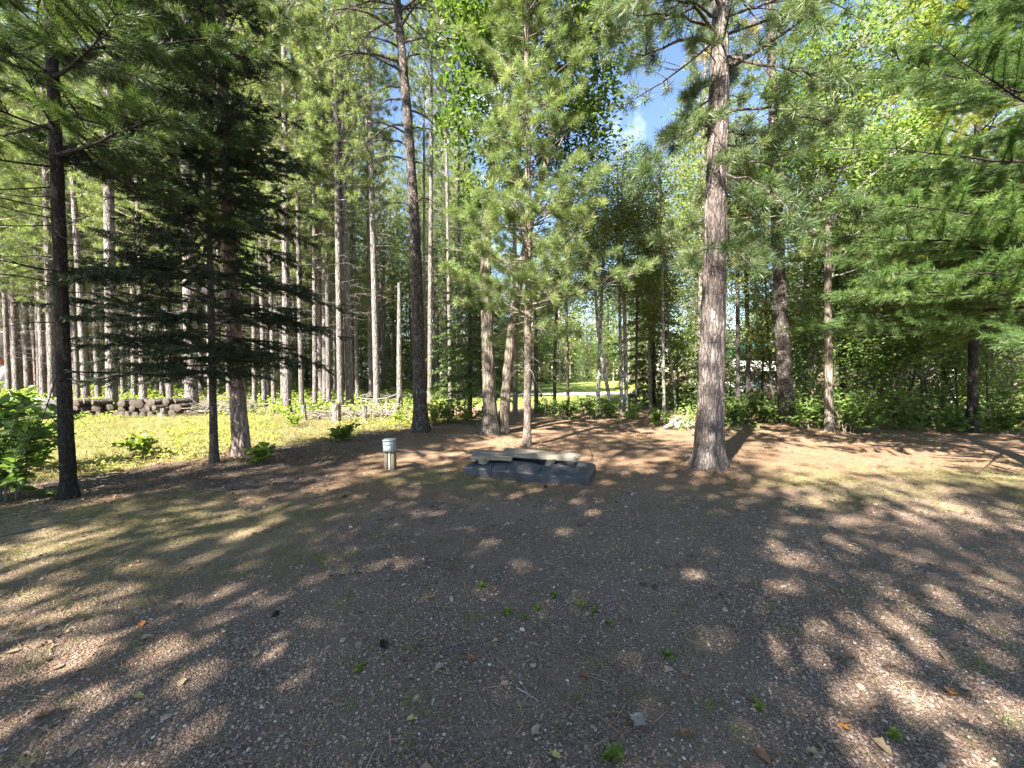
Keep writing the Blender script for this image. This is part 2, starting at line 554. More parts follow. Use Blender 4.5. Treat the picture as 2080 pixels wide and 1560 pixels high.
gx = axis([(-400, -60, 20), (-60, -14, 2), (-14, 14, .14), (14, 60, 2), (60, 401, 20)])
gy = axis([(-120, -20, 10), (-20, -2, 1), (-2, 15, .14), (15, 40, .6), (40, 120, 5), (120, 601, 30)])
X, Yg = np.meshgrid(gx, gy, indexing='ij')
gm = MB()
i, j = np.meshgrid(np.arange(len(gx) - 1), np.arange(len(gy) - 1), indexing='ij')
ny = len(gy)
gm.add(np.stack([X, Yg, gz(X, Yg)], -1), quads=np.stack([i * ny + j, (i + 1) * ny + j, (i + 1) * ny + j + 1, i * ny + j + 1], -1))
ground = gm.build("ground", ground_mat())
tag(ground, "forest floor of reddish gravel, needle litter and dry grass", "ground", kind="structure")
for nm, val in zones(X, Yg).items():
    at = ground.data.attributes.new(nm, 'FLOAT', 'POINT')
    at.data.foreach_set("value", val.astype(np.float32).ravel())

# the grey track that crosses the far grass
pm = MB()
xs = np.linspace(-9, 40, 60)
yc = 23 + .05 * (xs + 9) + .6 * np.sin(xs * .2)
for k in range(len(xs) - 1):
    pm.add([[xs[k], yc[k] - 1.2, .045], [xs[k + 1], yc[k + 1] - 1.2, .045], [xs[k + 1], yc[k + 1] + 1.2, .045], [xs[k], yc[k] + 1.2, .045]], quads=[[0, 1, 2, 3]])
tag(pm.build("track", plain("track gravel", (.30, .27, .25), .95, .3, 12)), "grey gravel track across the far grass", "track", kind="structure")


# ------------------------------------------------------------------ tree builders
def resample(pts, rad, step):
    pts, rad = np.asarray(pts, float), np.asarray(rad, float)
    d = np.concatenate([[0], np.cumsum(np.linalg.norm(np.diff(pts, axis=0), axis=1))])
    n = max(3, int(d[-1] / step) + 1)
    s_ = np.linspace(0, d[-1], n)
    # smooth (Catmull-like) by interpolating and averaging
    P = np.stack([np.interp(s_, d, pts[:, k]) for k in range(3)], 1)
    R = np.interp(s_, d, rad)
    k = max(1, n // 12)
    if n > 8:
        ker = np.ones(2 * k + 1) / (2 * k + 1)
        for c in range(3):
            e = np.pad(P[:, c], k, mode='reflect', reflect_type='odd')
            P[:, c] = np.convolve(e, ker, 'valid')
    return P, R


def trunk(mb, rng, pts, rad, nseg=20, step=.12, flare=.5, ridge=.05, mat=0, flare_h=.16):
    P, R = resample(pts, rad, step)
    n, k = nseg, len(P)
    an = np.arange(n) * 2 * np.pi / n
    z = P[:, 2] - P[0, 2]
    ph = rng.uniform(0, 6.28, 12)
    nr = rng.integers(4, 7)
    f = np.ones((k, n))
    f += flare * np.exp(-z / flare_h)[:, None] * (1 + .45 * np.sin(nr * an + ph[0])[None] + .2 * np.sin(2 * an + ph[1])[None])
    for q in range(5):
        ka = rng.integers(3, max(4, n // 3)); kz = rng.uniform(1.5, 9)
        f += ridge * .5 * np.sin(ka * an[None] + kz * z[:, None] + ph[2 + q] + 1.5 * np.sin(z[:, None] * 1.7 + ph[7]))
    f += rng.normal(size=(k, n)) * ridge * .35
    rr = R[:, None] * f
    vv = np.stack([P[:, 0, None] + rr * np.cos(an), P[:, 1, None] + rr * np.sin(an), np.broadcast_to(P[:, 2, None], (k, n))], -1)
    vv[0, :, 2] -= .06
    i_, j_ = np.meshgrid(np.arange(k - 1), np.arange(n), indexing='ij')
    q = np.stack([i_ * n + j_, i_ * n + (j_ + 1) % n, (i_ + 1) * n + (j_ + 1) % n, (i_ + 1) * n + j_], -1).reshape(-1, 4)
    mb.add(vv, quads=q, mat=mat)
    mb.add(np.vstack([vv[-1], P[-1][None]]), tris=[(x, (x + 1) % n, n) for x in range(n)], mat=mat)
    return P, R


def at_z(P, z):
    return np.array([np.interp(z, P[:, 2], P[:, 0]), np.interp(z, P[:, 2], P[:, 1]), z])


def branch_path(base, az, el, L, curve, k=7, jit=0.03, rng=None):
    s_ = np.linspace(0, 1, k)
    h = np.array([math.cos(az), math.sin(az), 0])
    p = base + h * (L * s_ * math.cos(el))[:, None]
    p[:, 2] += L * s_ * math.sin(el) + curve * L * s_ ** 2
    if rng is not None:
        p[1:] += np.cumsum(rng.normal(size=(k - 1, 3)) * jit * L / k, axis=0)
    return p


PINE = dict(tl=.13, n=80, w=.0066, th=(12, 80), back=.12, dens=9, up=.45, s0=.35, shoot=.40, gap=.15)
FARP = dict(tl=.21, n=30, w=.018, th=(10, 78), back=.18, dens=5.6, up=.5, s0=.35, shoot=.40, gap=.22)
WHITE = dict(tl=.10, n=54, w=.0054, th=(14, 70), back=.14, dens=13, up=.12, s0=.22, shoot=.42, gap=.09)
YOUNG = dict(tl=.17, n=115, w=.0062, th=(12, 100), back=.10, dens=7, up=.5, s0=.2, shoot=.36, gap=.26)
SPRUCE = dict(tl=.040, n=12, w=.009, th=(30, 80), back=.05, dens=17, up=-.05, s0=.12, shoot=.42, gap=.035)


def needle_branch(mb, rng, path, st, bm=0, nm=1, r0=None, bias=0.0, twigs=True):
    """a limb with side shoots and needle tufts along them"""
    L = np.linalg.norm(np.diff(path, axis=0), axis=1).sum()
    k = len(path)
    r0 = r0 or (.005 + .0075 * L)
    mb.tubes(path, np.linspace(r0, .003, k), 5, bm)
    ns = max(3, int(L * st['dens']))
    s_ = np.concatenate([rng.uniform(st['s0'], 1, ns), [1.0]])
    seg = s_ * (k - 1)
    i0 = np.minimum(seg.astype(int), k - 2)
    fr = (seg - i0)[:, None]
    base = path[i0] * (1 - fr) + path[i0 + 1] * fr
    tan = unit(path[i0 + 1] - path[i0])
    side = unit(np.cross(tan, [0, 0, 1.0]))
    sg = np.where(np.arange(len(s_)) % 2 == 0, 1.0, -1.0)[:, None]
    ang = np.radians(rng.uniform(28, 68, len(s_)))[:, None]
    ang[-1] = 0
    d = tan * np.cos(ang) + side * sg * np.sin(ang)
    d[:, 2] += rng.normal(st['up'] * .5, .18, len(s_))
    d = unit(d)
    ln = (st['shoot'] * L * (1.05 - .8 * s_) * rng.uniform(.45, 1.1, len(s_)) + .06)
    if twigs:
        tp = np.stack([base, base + d * ln[:, None] * .5 + [0, 0, .01], base + d * ln[:, None]], 1)
        mb.tubes(tp, np.tile([.0045, .0035, .002], (len(s_), 1)) * (1 + .25 * L), 3, bm)
    # tufts
    P, D = [], []
    for b, dd, l_ in zip(base, d, ln):
        nt_ = max(1, int(l_ * .85 / st['gap']))
        t = 1 - np.arange(nt_) * st['gap'] / max(l_, 1e-3)
        P.append(b + dd * (t * l_)[:, None])
        e = np.tile(dd, (nt_, 1)); e[:, 2] += st['up'] * .6
        D.append(e)
    P, D = np.concatenate(P), np.concatenate(D)
    v = np.clip(rng.normal(.45 + bias, .2, len(P)), 0, .96)
    if rng.random() < .018:
        v[:] = 1.0
    mb.needles(rng, P, D, st['n'], st['tl'], st['w'], st['th'], st['back'], nm, v)


def conifer_crown(mb, rng, TP, z0, z1, whorl, nb, lfn, el, curve, st, bm=0, nm=1, avoid=None, twigs=True, skip=0.0):
    """whorls of needle branches between z0 and z1 round the trunk axis TP"""
    z = z0
    az0 = rng.uniform(0, 6.28)
    while z < z1:
        t = (z - z0) / (z1 - z0)
        c = nb if isinstance(nb, int) else int(rng.integers(nb[0], nb[1] + 1))
        for q in range(c):
            if rng.random() < skip:
                continue
            az = az0 + q * 2 * math.pi / c + rng.normal(0, .25)
            zz = z + rng.normal(0, whorl * .22)
            L = lfn(t) * rng.uniform(.65, 1.12)
            if avoid:
                L *= avoid(az)
            if L < .08:
                continue
            e = math.radians(el[0] + (el[1] - el[0]) * t + rng.normal(0, 7))
            needle_branch(mb, rng, branch_path(at_z(TP, zz), az, e, L, curve + rng.normal(0, .05), 7, .05, rng), st, bm, nm, twigs=twigs)
        az0 += 1.9 + rng.normal(0, .3)
        z += whorl * rng.uniform(.8, 1.2)
    # the leader
    top = TP[-1]
    needle_branch(mb, rng, np.linspace(at_z(TP, max(z1 - .5, z0)), top + [0, 0, .35], 5), dict(st, s0=.1), bm, nm)


def dead_branches(mb, rng, TP, z0, z1, n, L, el=(-12, 8), curve=-.12, r=.007, mat=0):
    P, R = [], []
    for _ in range(n):
        z = rng.uniform(z0, z1)
        l_ = rng.uniform(L[0], L[1])
        p = branch_path(at_z(TP, z), rng.uniform(0, 6.28), math.radians(rng.uniform(*el)), l_, curve * rng.uniform(.2, 1.6), 6, .10, rng)
        P.append(p); R.append(np.linspace(r, .0016, 6) * (.5 + l_ * .35))
        for _q in range(int(rng.integers(1, 5))):
            k = rng.integers(2, 5)
            d = unit(p[k + 1] - p[k] if k < 5 else p[5] - p[4]) + rng.normal(size=3) * .55
            P.append(p[k] + np.linspace(0, 1, 6)[:, None] * unit(d) * l_ * rng.uniform(.15, .4) + np.array([0, 0, -.06 * l_]) * np.linspace(0, 1, 6)[:, None] ** 2)
            R.append(np.linspace(r * .5, .0012, 6))
    mb.tubes(np.array(P), np.array(R), 4, mat)


def pxtrunk(pts, Y, extra=None):
    """pts: (px, py, width px) from the base up at view distance Y"""
    P = [W(a, b, Y) for a, b, c in pts]
    R = [c * .5 * Y / F * math.cos(math.atan((a - CX) / F)) for a, b, c in pts]
    P[0][2] = float(gz(P[0][0], P[0][1]))
    if extra:
        d = unit(P[-1] - P[-2])
        h, r = extra
        P.append(P[-1] + d * h); R.append(r)
    return P, R


def leaf_cloud(mb, rng, C, n_per, spread, L, w, nm, var_c, simple=False, flat=.35):
    """leaves round the twig ends C"""
    m = len(C) * n_per
    P = np.repeat(C, n_per, 0) + rng.normal(size=(m, 3)) * spread * [1, 1, .75]
    D = unit(rng.normal(size=(m, 3)) * [1, 1, .5] + [0, 0, -.35])
    N = unit(rng.normal(size=(m, 3)) * flat + [0, 0, 1] + np.array([-.25, -.35, 0]))
    var = np.clip(np.repeat(var_c, n_per) + rng.normal(0, .12, m), 0, .96)
    if rng.random() < 1:
        var[rng.random(m) < .006] = 1.0
    mb.leaves(P, D, N, L * rng.uniform(.6, 1.2, m), w * rng.uniform(.7, 1.2, m), nm, var, simple=simple)


def broad_crown(mb, rng, skel, ells, ntw, n_per, L, w, spread=.16, bm=0, nm=1, simple=False, clump=1.0, twig_r=.008, hollow=.35):
    """twig ends fill the ellipsoids in clumps; each twig runs to the nearest limb point"""
    C = []
    vol = np.array([r[0] * r[1] * r[2] for c, r in ells]); vol = vol / vol.sum()
    ph = rng.uniform(0, 6.28, 9)
    for (c, r), f in zip(ells, vol):
        need = max(4, int(ntw * f)); got = 0
        while got < need:
            p = rng.normal(size=3); p = p / np.linalg.norm(p) * (hollow + (1 - hollow) * rng.random() ** .6)
            q = np.array(c) + p * r
            g = math.sin(2.6 * q[0] + ph[0]) + math.sin(2.6 * q[1] + ph[1]) + math.sin(3.0 * q[2] + ph[2])
            if g * clump + rng.normal(0, .5) > -.35:
                C.append(q); got += 1
    C = np.array(C)
    skel = np.asarray(skel)
    # prefer limb points lower than the twig
    d = np.linalg.norm(C[:, None] - skel[None], axis=2) + .8 * np.maximum(0, skel[None, :, 2] - C[:, None, 2] + .1)
    B = skel[d.argmin(1)]
    s_ = np.linspace(0, 1, 5)[None, :, None]
    mid = rng.normal(size=(len(C), 1, 3)) * .1
    P = B[:, None] * (1 - s_) + C[:, None] * s_ + mid * (s_ * (1 - s_) * 2) + np.array([0, 0, .25]) * (s_ * (1 - s_))
    ln = np.linalg.norm(C - B, axis=1)[:, None]
    mb.tubes(P, np.linspace(1, .25, 5)[None] * (twig_r * (.5 + .5 * ln)), 4, bm)
    var = np.clip(rng.normal(.45, .2, len(C)), 0, .95)
    leaf_cloud(mb, rng, C, n_per, spread, L, w, nm, var, simple)


def shrub(name, rng, mats, h, r, nstem, leaf, n_leaf, label, cat, loc, group=None, lean=0.5):
    """stems fanning out from one base with leaves set along them"""
    o = thing(name, label, cat, loc, 0, group)
    sm, lm = MB(), MB()
    for _ in range(nstem):
        az = rng.uniform(0, 6.28)
        el = math.radians(rng.uniform(90 - 70 * lean, 88))
        L = h * rng.uniform(.6, 1.1) / max(.5, math.sin(el))
        L = min(L, h * 1.3)
        p = branch_path(np.array([rng.normal(0, r * .12), rng.normal(0, r * .12), -.02]), az, el, L, -.12, 7, .12, rng)
        sm.tubes(p, np.linspace(.004 + .005 * h, .0015, 7), 5, 0)
        # side twigs
        tw = [p]
        for q in range(int(3 + 3 * h)):
            k = int(rng.integers(1, 6))
            d = unit(unit(p[k + 1] - p[k]) + rng.normal(size=3) * .8 + [0, 0, .15])
            l_ = r * rng.uniform(.3, .75)
            t = p[k] + np.linspace(0, 1, 7)[:, None] * d * l_ + np.array([0, 0, -.12 * l_]) * np.linspace(0, 1, 7)[:, None] ** 2
            sm.tubes(t, np.linspace(.0035, .001, 7), 3, 0)
            tw.append(t)
        for t in tw:
            nn = max(3, int(n_leaf * (1.6 if t is p else 1)))
            s_ = rng.uniform(.25, 1, nn) * 6
            i0 = np.minimum(s_.astype(int), 5); fr = (s_ - i0)[:, None]
            P = t[i0] * (1 - fr) + t[i0 + 1] * fr
            tg = unit(t[i0 + 1] - t[i0])
            D = unit(tg * .5 + rng.normal(size=(nn, 3)) * [.8, .8, .3])
            N = unit(rng.normal(size=(nn, 3)) * .35 + [-.1, -.15, 1])
            lm.leaves(P, D, N, leaf * rng.uniform(.55, 1.15, nn), leaf * .58 * rng.uniform(.8, 1.1, nn), 0, np.clip(rng.normal(.5, .25, nn), 0, .96))
    sm.build("stem", mats[0], o)
    lm.build("foliage", mats[1], o)
    return o


def finish_tree(o, tm, cm_, tmats, cmats, base, crown_name="crown"):
    tm.build("trunk", tmats, o, base)
    if cm_ is not None:
        cm_.build(crown_name, cmats, o, base)
    return o

# ================================================================== NEAR TREES
def rngf(k):
    return np.random.default_rng(k)


# dark white pine beside the frame's left edge
rng = rngf(11)
P, R = pxtrunk([(141, 1026, 38), (134, 860, 34), (127, 700, 32), (118, 400, 30), (108, 150, 27), (100, 0, 25)], 4.35, (6.0, .03))
b0 = P[0].copy()
o = thing("white_pine", "dark straight pine trunk nearest the left edge, with thin bare side branches", "tree", b0)
tm, cm_ = MB(), MB()
TP, TR = trunk(tm, rng, P, R, 24, .05, .5, .045, 0, .10)
av = lambda az: .62 if math.sin(az) < -.55 else 1.0
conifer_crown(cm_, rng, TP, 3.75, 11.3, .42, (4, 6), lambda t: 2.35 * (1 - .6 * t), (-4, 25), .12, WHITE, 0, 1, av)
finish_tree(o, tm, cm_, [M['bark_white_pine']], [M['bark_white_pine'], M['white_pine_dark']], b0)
for k in range(26):
    bm_ = MB()
    dead_branches(bm_, rng, TP, 1.35, 3.9, 1, (1.0, 2.3), (-14, 14), -.10, .006)
    bm_.build("branch", M['bark_white_pine'], o, b0)

# spruce with the dark drooping boughs
rng = rngf(12)
P, R = pxtrunk([(436, 956, 19), (432, 800, 16), (428, 600, 14), (421, 300, 11), (415, 0, 8)], 5.9, (1.9, .008))
b0 = P[0].copy()
o = thing("spruce", "dark spruce with thin trunk and layered drooping boughs, left of centre", "tree", b0)
tm, cm_ = MB(), MB()
TP, TR = trunk(tm, rng, P, R, 18, .06, .3, .03)
conifer_crown(cm_, rng, TP, 1.45, 9.3, .185, (4, 7), lambda t: 1.85 * min(1, .62 + t * 3) * (1 - t) ** .8 + .10, (4, 22), -.16, dict(SPRUCE, dens=17, n=15, tl=.048, shoot=.46), 0, 1, skip=.15)
finish_tree(o, tm, cm_, [M['bark_spruce']], [M['bark_spruce'], M['spruce']], b0)
for k in range(7):
    bm_ = MB()
    dead_branches(bm_, rng, TP, .45, 1.5, 1, (.3, .6), (-8, 20), -.1, .004)
    bm_.build("branch", M['bark_spruce'], o, b0)

# pine standing right behind the spruce
rng = rngf(13)
P, R = pxtrunk([(490, 936, 38), (484, 800, 34), (470, 600, 31), (456, 300, 26), (450, 60, 20)], 6.55, (6.5, .03))
b0 = P[0].copy()
o = thing("red_pine", "furrowed brown pine trunk close behind the dark spruce", "tree", b0)
tm, cm_ = MB(), MB()
TP, TR = trunk(tm, rng, P, R, 24, .07, .35, .04)
conifer_crown(cm_, rng, TP, 6.0, 13.2, .5, (4, 6), lambda t: 1.5 * (1 - .6 * t), (5, 30), .2, dict(PINE, n=56, w=.009), 0, 1)
finish_tree(o, tm, cm_, [M['bark_red']], [M['bark_red'], M['pine']], b0)

# dark scaly pine with arching bare branches
rng = rngf(14)
P, R = pxtrunk([(855, 882, 31), (851, 760, 26), (848, 600, 24), (840, 400, 19.5), (828, 240, 18), (816, 100, 17), (806, 0, 15)], 9.4, (6.5, .03))
b0 = P[0].copy()
o = thing("jack_pine", "dark scaly pine with bare arching branches, left of the twin trunk", "tree", b0)
tm, cm_ = MB(), MB()
TP, TR = trunk(tm, rng, P, R, 22, .07, .5, .06)
conifer_crown(cm_, rng, TP, 10.0, 16.0, .5, (4, 6), lambda t: 2.0 * (1 - .6 * t), (8, 30), .1, dict(PINE, n=50, w=.010), 0, 1)
finish_tree(o, tm, cm_, [M['bark_dark']], [M['bark_dark'], M['pine']], b0)
arch = [(-1, 40, 2.0), (-1, 70, 2.3), (-1, 130, 2.2), (-1, 150, 1.6), (-1, 205, 1.7), (-1, 260, 2.1), (-1, 275, 1.2), (-1, 330, 1.0), (1, 20, 1.4), (1, 60, 1.7), (1, 120, 1.2),
        (1, 225, 1.3), (1, 262, .9), (1, 330, .7), (1, 415, .8), (-1, 100, 1.2), (1, 160, 1.0), (-1, 420, .7), (1, 30, 1.9), (-1, 10, 1.8), (-1, 300, 1.4), (1, 90, 1.5), (-1, 180, 1.3), (1, 5, 1.2)]
for sgn, py, L in arch:
    bm_ = MB()
    z = W(828, py, 9.4)[2]
    az = (math.pi if sgn < 0 else 0) + rng.normal(0, .5)
    p = branch_path(at_z(TP, z), az, math.radians(rng.uniform(18, 34)), L, -rng.uniform(.35, .6), 9, .07, rng)
    bm_.tubes(p, np.linspace(.022 + .006 * L, .003, 9), 6)
    for q in range(int(9 * L)):
        k = int(rng.integers(2, 8))
        d = unit(unit(p[k + 1] - p[k]) + rng.normal(size=3) * .5 + [0, 0, -.45])
        l_ = rng.uniform(.25, .75)
        t = p[k] + np.linspace(0, 1, 5)[:, None] * d * l_ + np.array([0, 0, -.14 * l_]) * np.linspace(0, 1, 5)[:, None] ** 2
        bm_.tubes(t + rng.normal(size=t.shape) * .012 * np.linspace(0, 1, 5)[:, None], np.linspace(.006, .002, 5), 3)
    bm_.build("branch", M['bark_dark'], o, b0)

# twin trunked oak
rng = rngf(15)
YO = 8.8
P1, R1 = pxtrunk([(997, 890, 34), (994, 800, 27), (990, 680, 24), (986, 560, 22), (990, 420, 18), (1010, 260, 12), (1030, 120, 6)], YO)
P2, R2 = pxtrunk([(1022, 884, 22), (1027, 800, 20), (1036, 700, 18), (1052, 580, 17), (1085, 420, 14), (1130, 260, 10), (1160, 140, 5)], YO + .1)
b0 = (P1[0] + P2[0]) / 2
b0[2] = P1[0][2]
o = thing("oak", "leafy twin trunk oak behind the slender young pine", "tree", b0)
tm, t2, cm_ = MB(), MB(), MB()
TP, TR = trunk(tm, rng, P1, R1, 22, .08, .4, .05)
TP2, _ = trunk(t2, rng, P2, R2, 18, .08, .35, .05)
skel = [TP[TP[:, 2] > 3.4], TP2[TP2[:, 2] > 3.4]]
for k in range(22):
    src = TP if k % 2 else TP2
    z = rng.uniform(3.6, 8.5)
    p = branch_path(at_z(src, z), rng.uniform(0, 6.28), math.radians(rng.uniform(10, 50)), rng.uniform(.9, 2.4), -.05, 9, .12, rng)
    cm_.tubes(p, np.linspace(.035, .007, 9), 5, 0)
    skel.append(p)
skel = np.concatenate(skel)
E = lambda px, py, Y, rx, ry, rz: (W(px, py, Y), (rx, ry, rz))
ells = [E(930, 120, 8.6, .95, 1.1, 1.5), E(955, 320, 8.6, .8, 1.0, 1.0), E(1178, 130, 8.9, 1.05, 1.4, 1.3), E(1165, 275, 9.0, .95, 1.2, .9),
        E(1070, 60, 9.0, 1.6, 1.5, 1.3), E(1195, 430, 9.3, .5, .7, .6), E(1090, 330, 9.6, 1.2, 1.0, 1.3), E(930, 520, 9.3, .45, .6, .5), E(1130, -110, 9.2, 1.6, 1.6, 1.3)]
broad_crown(cm_, rng, skel, ells, 680, 27, .118, .074, .18, 0, 1, clump=1.0)
tm.build("trunk", M['bark_oak'], o, b0); t2.build("trunk", M['bark_oak'], o, b0)
cm_.build("crown", [M['bark_oak'], M['oak_leaf']], o, b0)

# slender young pine in the middle
rng = rngf(16)
P, R = pxtrunk([(1071, 914, 16), (1071, 850, 15), (1072, 700, 14), (1074, 560, 13), (1073, 400, 12), (1071, 250, 11), (1069, 100, 9), (1068, 0, 8)], 7.45, (2.4, .01))
b0 = P[0].copy()
o = thing("young_pine", "slender young pine with long needled tufts behind the black plastic frame", "tree", b0)
tm, cm_ = MB(), MB()
TP, TR = trunk(tm, rng, P, R, 18, .06, .25, .05)
conifer_crown(cm_, rng, TP, 2.55, 11.0, .33, (4, 6), lambda t: 1.38 - .45 * t, (8, 38), .18, YOUNG, 0, 1)
for az, z, L, e in ((.05, 2.75, 2.35, 12), (.25, 2.35, 1.2, -14), (3.3, 2.6, 1.25, 0), (2.6, 2.3, .8, -20), (3.0, 3.6, 1.5, 4), (6.1, 4.3, 1.2, 20), (4.6, 2.9, 1.0, 0), (5.3, 3.2, 1.3, 5), (.7, 3.0, 1.3, 5), (3.6, 2.9, 1.4, 2), (2.9, 4.2, 1.5, 8), (.1, 3.4, 1.6, 6), (4.2, 3.8, 1.2, 8), (5.6, 3.9, 1.3, 10)):
    needle_branch(cm_, rng, branch_path(at_z(TP, z), az, math.radians(e), L, .12, 8, .05, rng), dict(YOUNG, s0=.4), 0, 1)
finish_tree(o, tm, cm_, [M['bark_young']], [M['twig'], M['pine']], b0)
for k in range(10):
    bm_ = MB()
    dead_branches(bm_, rng, TP, 1.5, 2.9, 1, (.5, 1.1), (-25, 5), -.25, .005)
    bm_.build("branch", M['dead_twig'], o, b0)

# the big pine right of the middle
rng = rngf(17)
P, R = pxtrunk([(1438, 958, 66), (1441, 900, 60), (1444, 800, 55), (1449, 650, 50), (1452, 520, 46), (1455, 400, 43), (1458, 250, 41), (1461, 120, 37), (1463, 40, 32)], 5.75, (6.0, .05))
b0 = P[0].copy()
o = thing("red_pine", "big thick trunked pine standing alone right of the black plastic frame", "tree", b0)
tm, cm_ = MB(), MB()
TP, TR = trunk(tm, rng, P, R, 44, .035, .34, .05, 0, .12)
conifer_crown(cm_, rng, TP, 6.3, 13.0, .5, (5, 7), lambda t: 2.6 * (1 - .6 * t), (0, 30), .12, dict(YOUNG, s0=.3, n=60, w=.0085), 0, 1)
for z in np.linspace(3.1, 6.2, 24):
    az = rng.uniform(0, 6.28)
    needle_branch(cm_, rng, branch_path(at_z(TP, z), az, math.radians(rng.uniform(-25, 10)), rng.uniform(.35, .8), -.1, 6, .08, rng), dict(YOUNG, dens=9, s0=.35), 0, 1)
finish_tree(o, tm, cm_, [M['bark_big']], [M['bark_dark'], M['pine_shaded']], b0)
limbs = [([(1482, 150, 5.75), (1530, 105, 5.6), (1580, 75, 5.5), (1640, 30, 5.3), (1720, -30, 5.1)], .045),
         ([(1478, 320, 5.75), (1560, 330, 5.6), (1620, 380, 5.4), (1690, 425, 5.3), (1740, 440, 5.2)], .022),
         ([(1474, 300, 5.75), (1530, 290, 6.1), (1590, 310, 6.3), (1640, 300, 6.5)], .018),
         ([(1440, 250, 5.75), (1390, 268, 5.6), (1340, 310, 5.5), (1295, 370, 5.45)], .022),
         ([(1440, 190, 5.75), (1400, 235, 6.0), (1370, 290, 6.2)], .016),
         ([(1440, 90, 5.75), (1390, 75, 5.6), (1330, 100, 5.4), (1290, 120, 5.3), (1250, 60, 5.2)], .03),
         ([(1480, 385, 5.75), (1530, 420, 5.6), (1560, 470, 5.5), (1575, 510, 5.45)], .016),
         ([(1435, 500, 5.75), (1410, 515, 5.6), (1390, 540, 5.5)], .012),
         ([(1475, 450, 5.75), (1520, 500, 5.5), (1545, 520, 5.35)], .014),
         ([(1478, 230, 5.75), (1560, 215, 5.4), (1640, 240, 5.0), (1720, 250, 4.8)], .022),
         ([(1480, 110, 5.75), (1540, 130, 5.2), (1620, 140, 4.8), (1700, 170, 4.6)], .024),
         ([(1478, 350, 5.75), (1530, 365, 5.4), (1580, 400, 5.1), (1640, 470, 4.9)], .02),
         ([(1478, 270, 5.75), (1550, 275, 6.0), (1620, 250, 6.2), (1690, 260, 6.3)], .02),
         ([(1440, 60, 5.75), (1380, 30, 5.4), (1310, 30, 5.1), (1240, 20, 4.9)], .028),
         ([(1440, 40, 5.75), (1400, 0, 5.2), (1350, -20, 4.8), (1290, 0, 4.5)], .026),
         ([(1480, 40, 5.75), (1540, 10, 5.1), (1600, -10, 4.7), (1660, 40, 4.4)], .026),
         ([(1476, 480, 5.75), (1510, 520, 5.3), (1530, 545, 5.1)], .014)]
for pts, r0 in limbs:
    bm_ = MB()
    path = np.array([W(*q) for q in pts])
    path[0] = at_z(TP, path[0][2])
    pp, _ = resample(path, np.linspace(1, 0, len(path)), .14)
    pp[1:-1] += rng.normal(size=(len(pp) - 2, 3)) * .012
    needle_branch(bm_, rng, pp, dict(YOUNG, s0=.28, dens=8.5, shoot=.34), 0, 1, r0=r0)
    bm_.build("branch", [M['bark_dark'], M['pine_shaded']], o, b0)

# dark scaly pine further right, a thinner maple and the dark trunk by the right edge
rng = rngf(18)
P, R = pxtrunk([(1601, 868, 38), (1594, 780, 32), (1587, 640, 27), (1579, 480, 25), (1573, 300, 21), (1567, 100, 17), (1563, 0, 15)], 10.4, (4.5, .02))
b0 = P[0].copy()
o = thing("red_pine", "dark dappled pine trunk with a dark moss ring, second thick trunk from the big pine", "tree", b0)
o["label"] = "dark dappled rough pine trunk right of the thick lone pine, bushes at its foot"
tm, cm_ = MB(), MB()
TP, TR = trunk(tm, rng, P, R, 22, .07, .35, .06)
conifer_crown(cm_, rng, TP, 4.6, 14.0, .5, (4, 6), lambda t: 1.9 * (1 - .55 * t), (-8, 30), .12, dict(PINE, n=50, w=.010), 0, 1)
finish_tree(o, tm, cm_, [M['bark_dark']], [M['bark_red'], M['pine']], b0)
for k in range(6):
    bm_ = MB()
    dead_branches(bm_, rng, TP, 1.6, 4.0, 1, (.4, .9), (-20, 10), -.1, .009)
    bm_.build("branch", M['bark_dark'], o, b0)

rng = rngf(19)
P, R = pxtrunk([(1684, 890, 22), (1684, 800, 18), (1682, 680, 17), (1681, 560, 15), (1684, 400, 12), (1690, 200, 8)], 8.9, (.8, .02))
b0 = P[0].copy()
o = thing("maple", "smooth grey brown maple trunk in front of the bushes on the right", "tree", b0)
tm, cm_ = MB(), MB()
TP, TR = trunk(tm, rng, P, R, 18, .08, .3, .025)
skel = [TP[TP[:, 2] > 3.2]]
for k in range(14):
    p = branch_path(at_z(TP, rng.uniform(3.3, 7)), rng.uniform(0, 6.28), math.radians(rng.uniform(15, 55)), rng.uniform(.8, 2.0), -.05, 8, .1, rng)
    cm_.tubes(p, np.linspace(.022, .005, 8), 5, 0); skel.append(p)
broad_crown(cm_, rng, np.concatenate(skel), [(W(1690, 330, 9.2), (1.7, 1.6, 1.5)), (W(1720, 120, 9.2), (1.5, 1.5, 1.3))], 420, 24, .088, .06, .17, 0, 1)
finish_tree(o, tm, cm_, [M['bark_oak']], [M['bark_aspen'], M['maple_leaf']], b0)

rng = rngf(20)
P, R = pxtrunk([(1974, 888, 26), (1976, 760, 22), (1978, 600, 21), (1983, 400, 18), (1988, 150, 14)], 9.0, (4.5, .03))
b0 = P[0].copy()
o = thing("white_pine", "near black pine trunk under low boughs, beside the right edge", "tree", b0)
tm, cm_ = MB(), MB()
TP, TR = trunk(tm, rng, P, R, 20, .08, .3, .04)
conifer_crown(cm_, rng, TP, 3.2, 12.2, .42, (4, 6), lambda t: 2.9 * (1 - .6 * t), (-4, 28), .1, dict(WHITE, w=.0075), 0, 1)
finish_tree(o, tm, cm_, [M['bark_white_pine']], [M['bark_white_pine'], M['white_pine_sunlit']], b0)

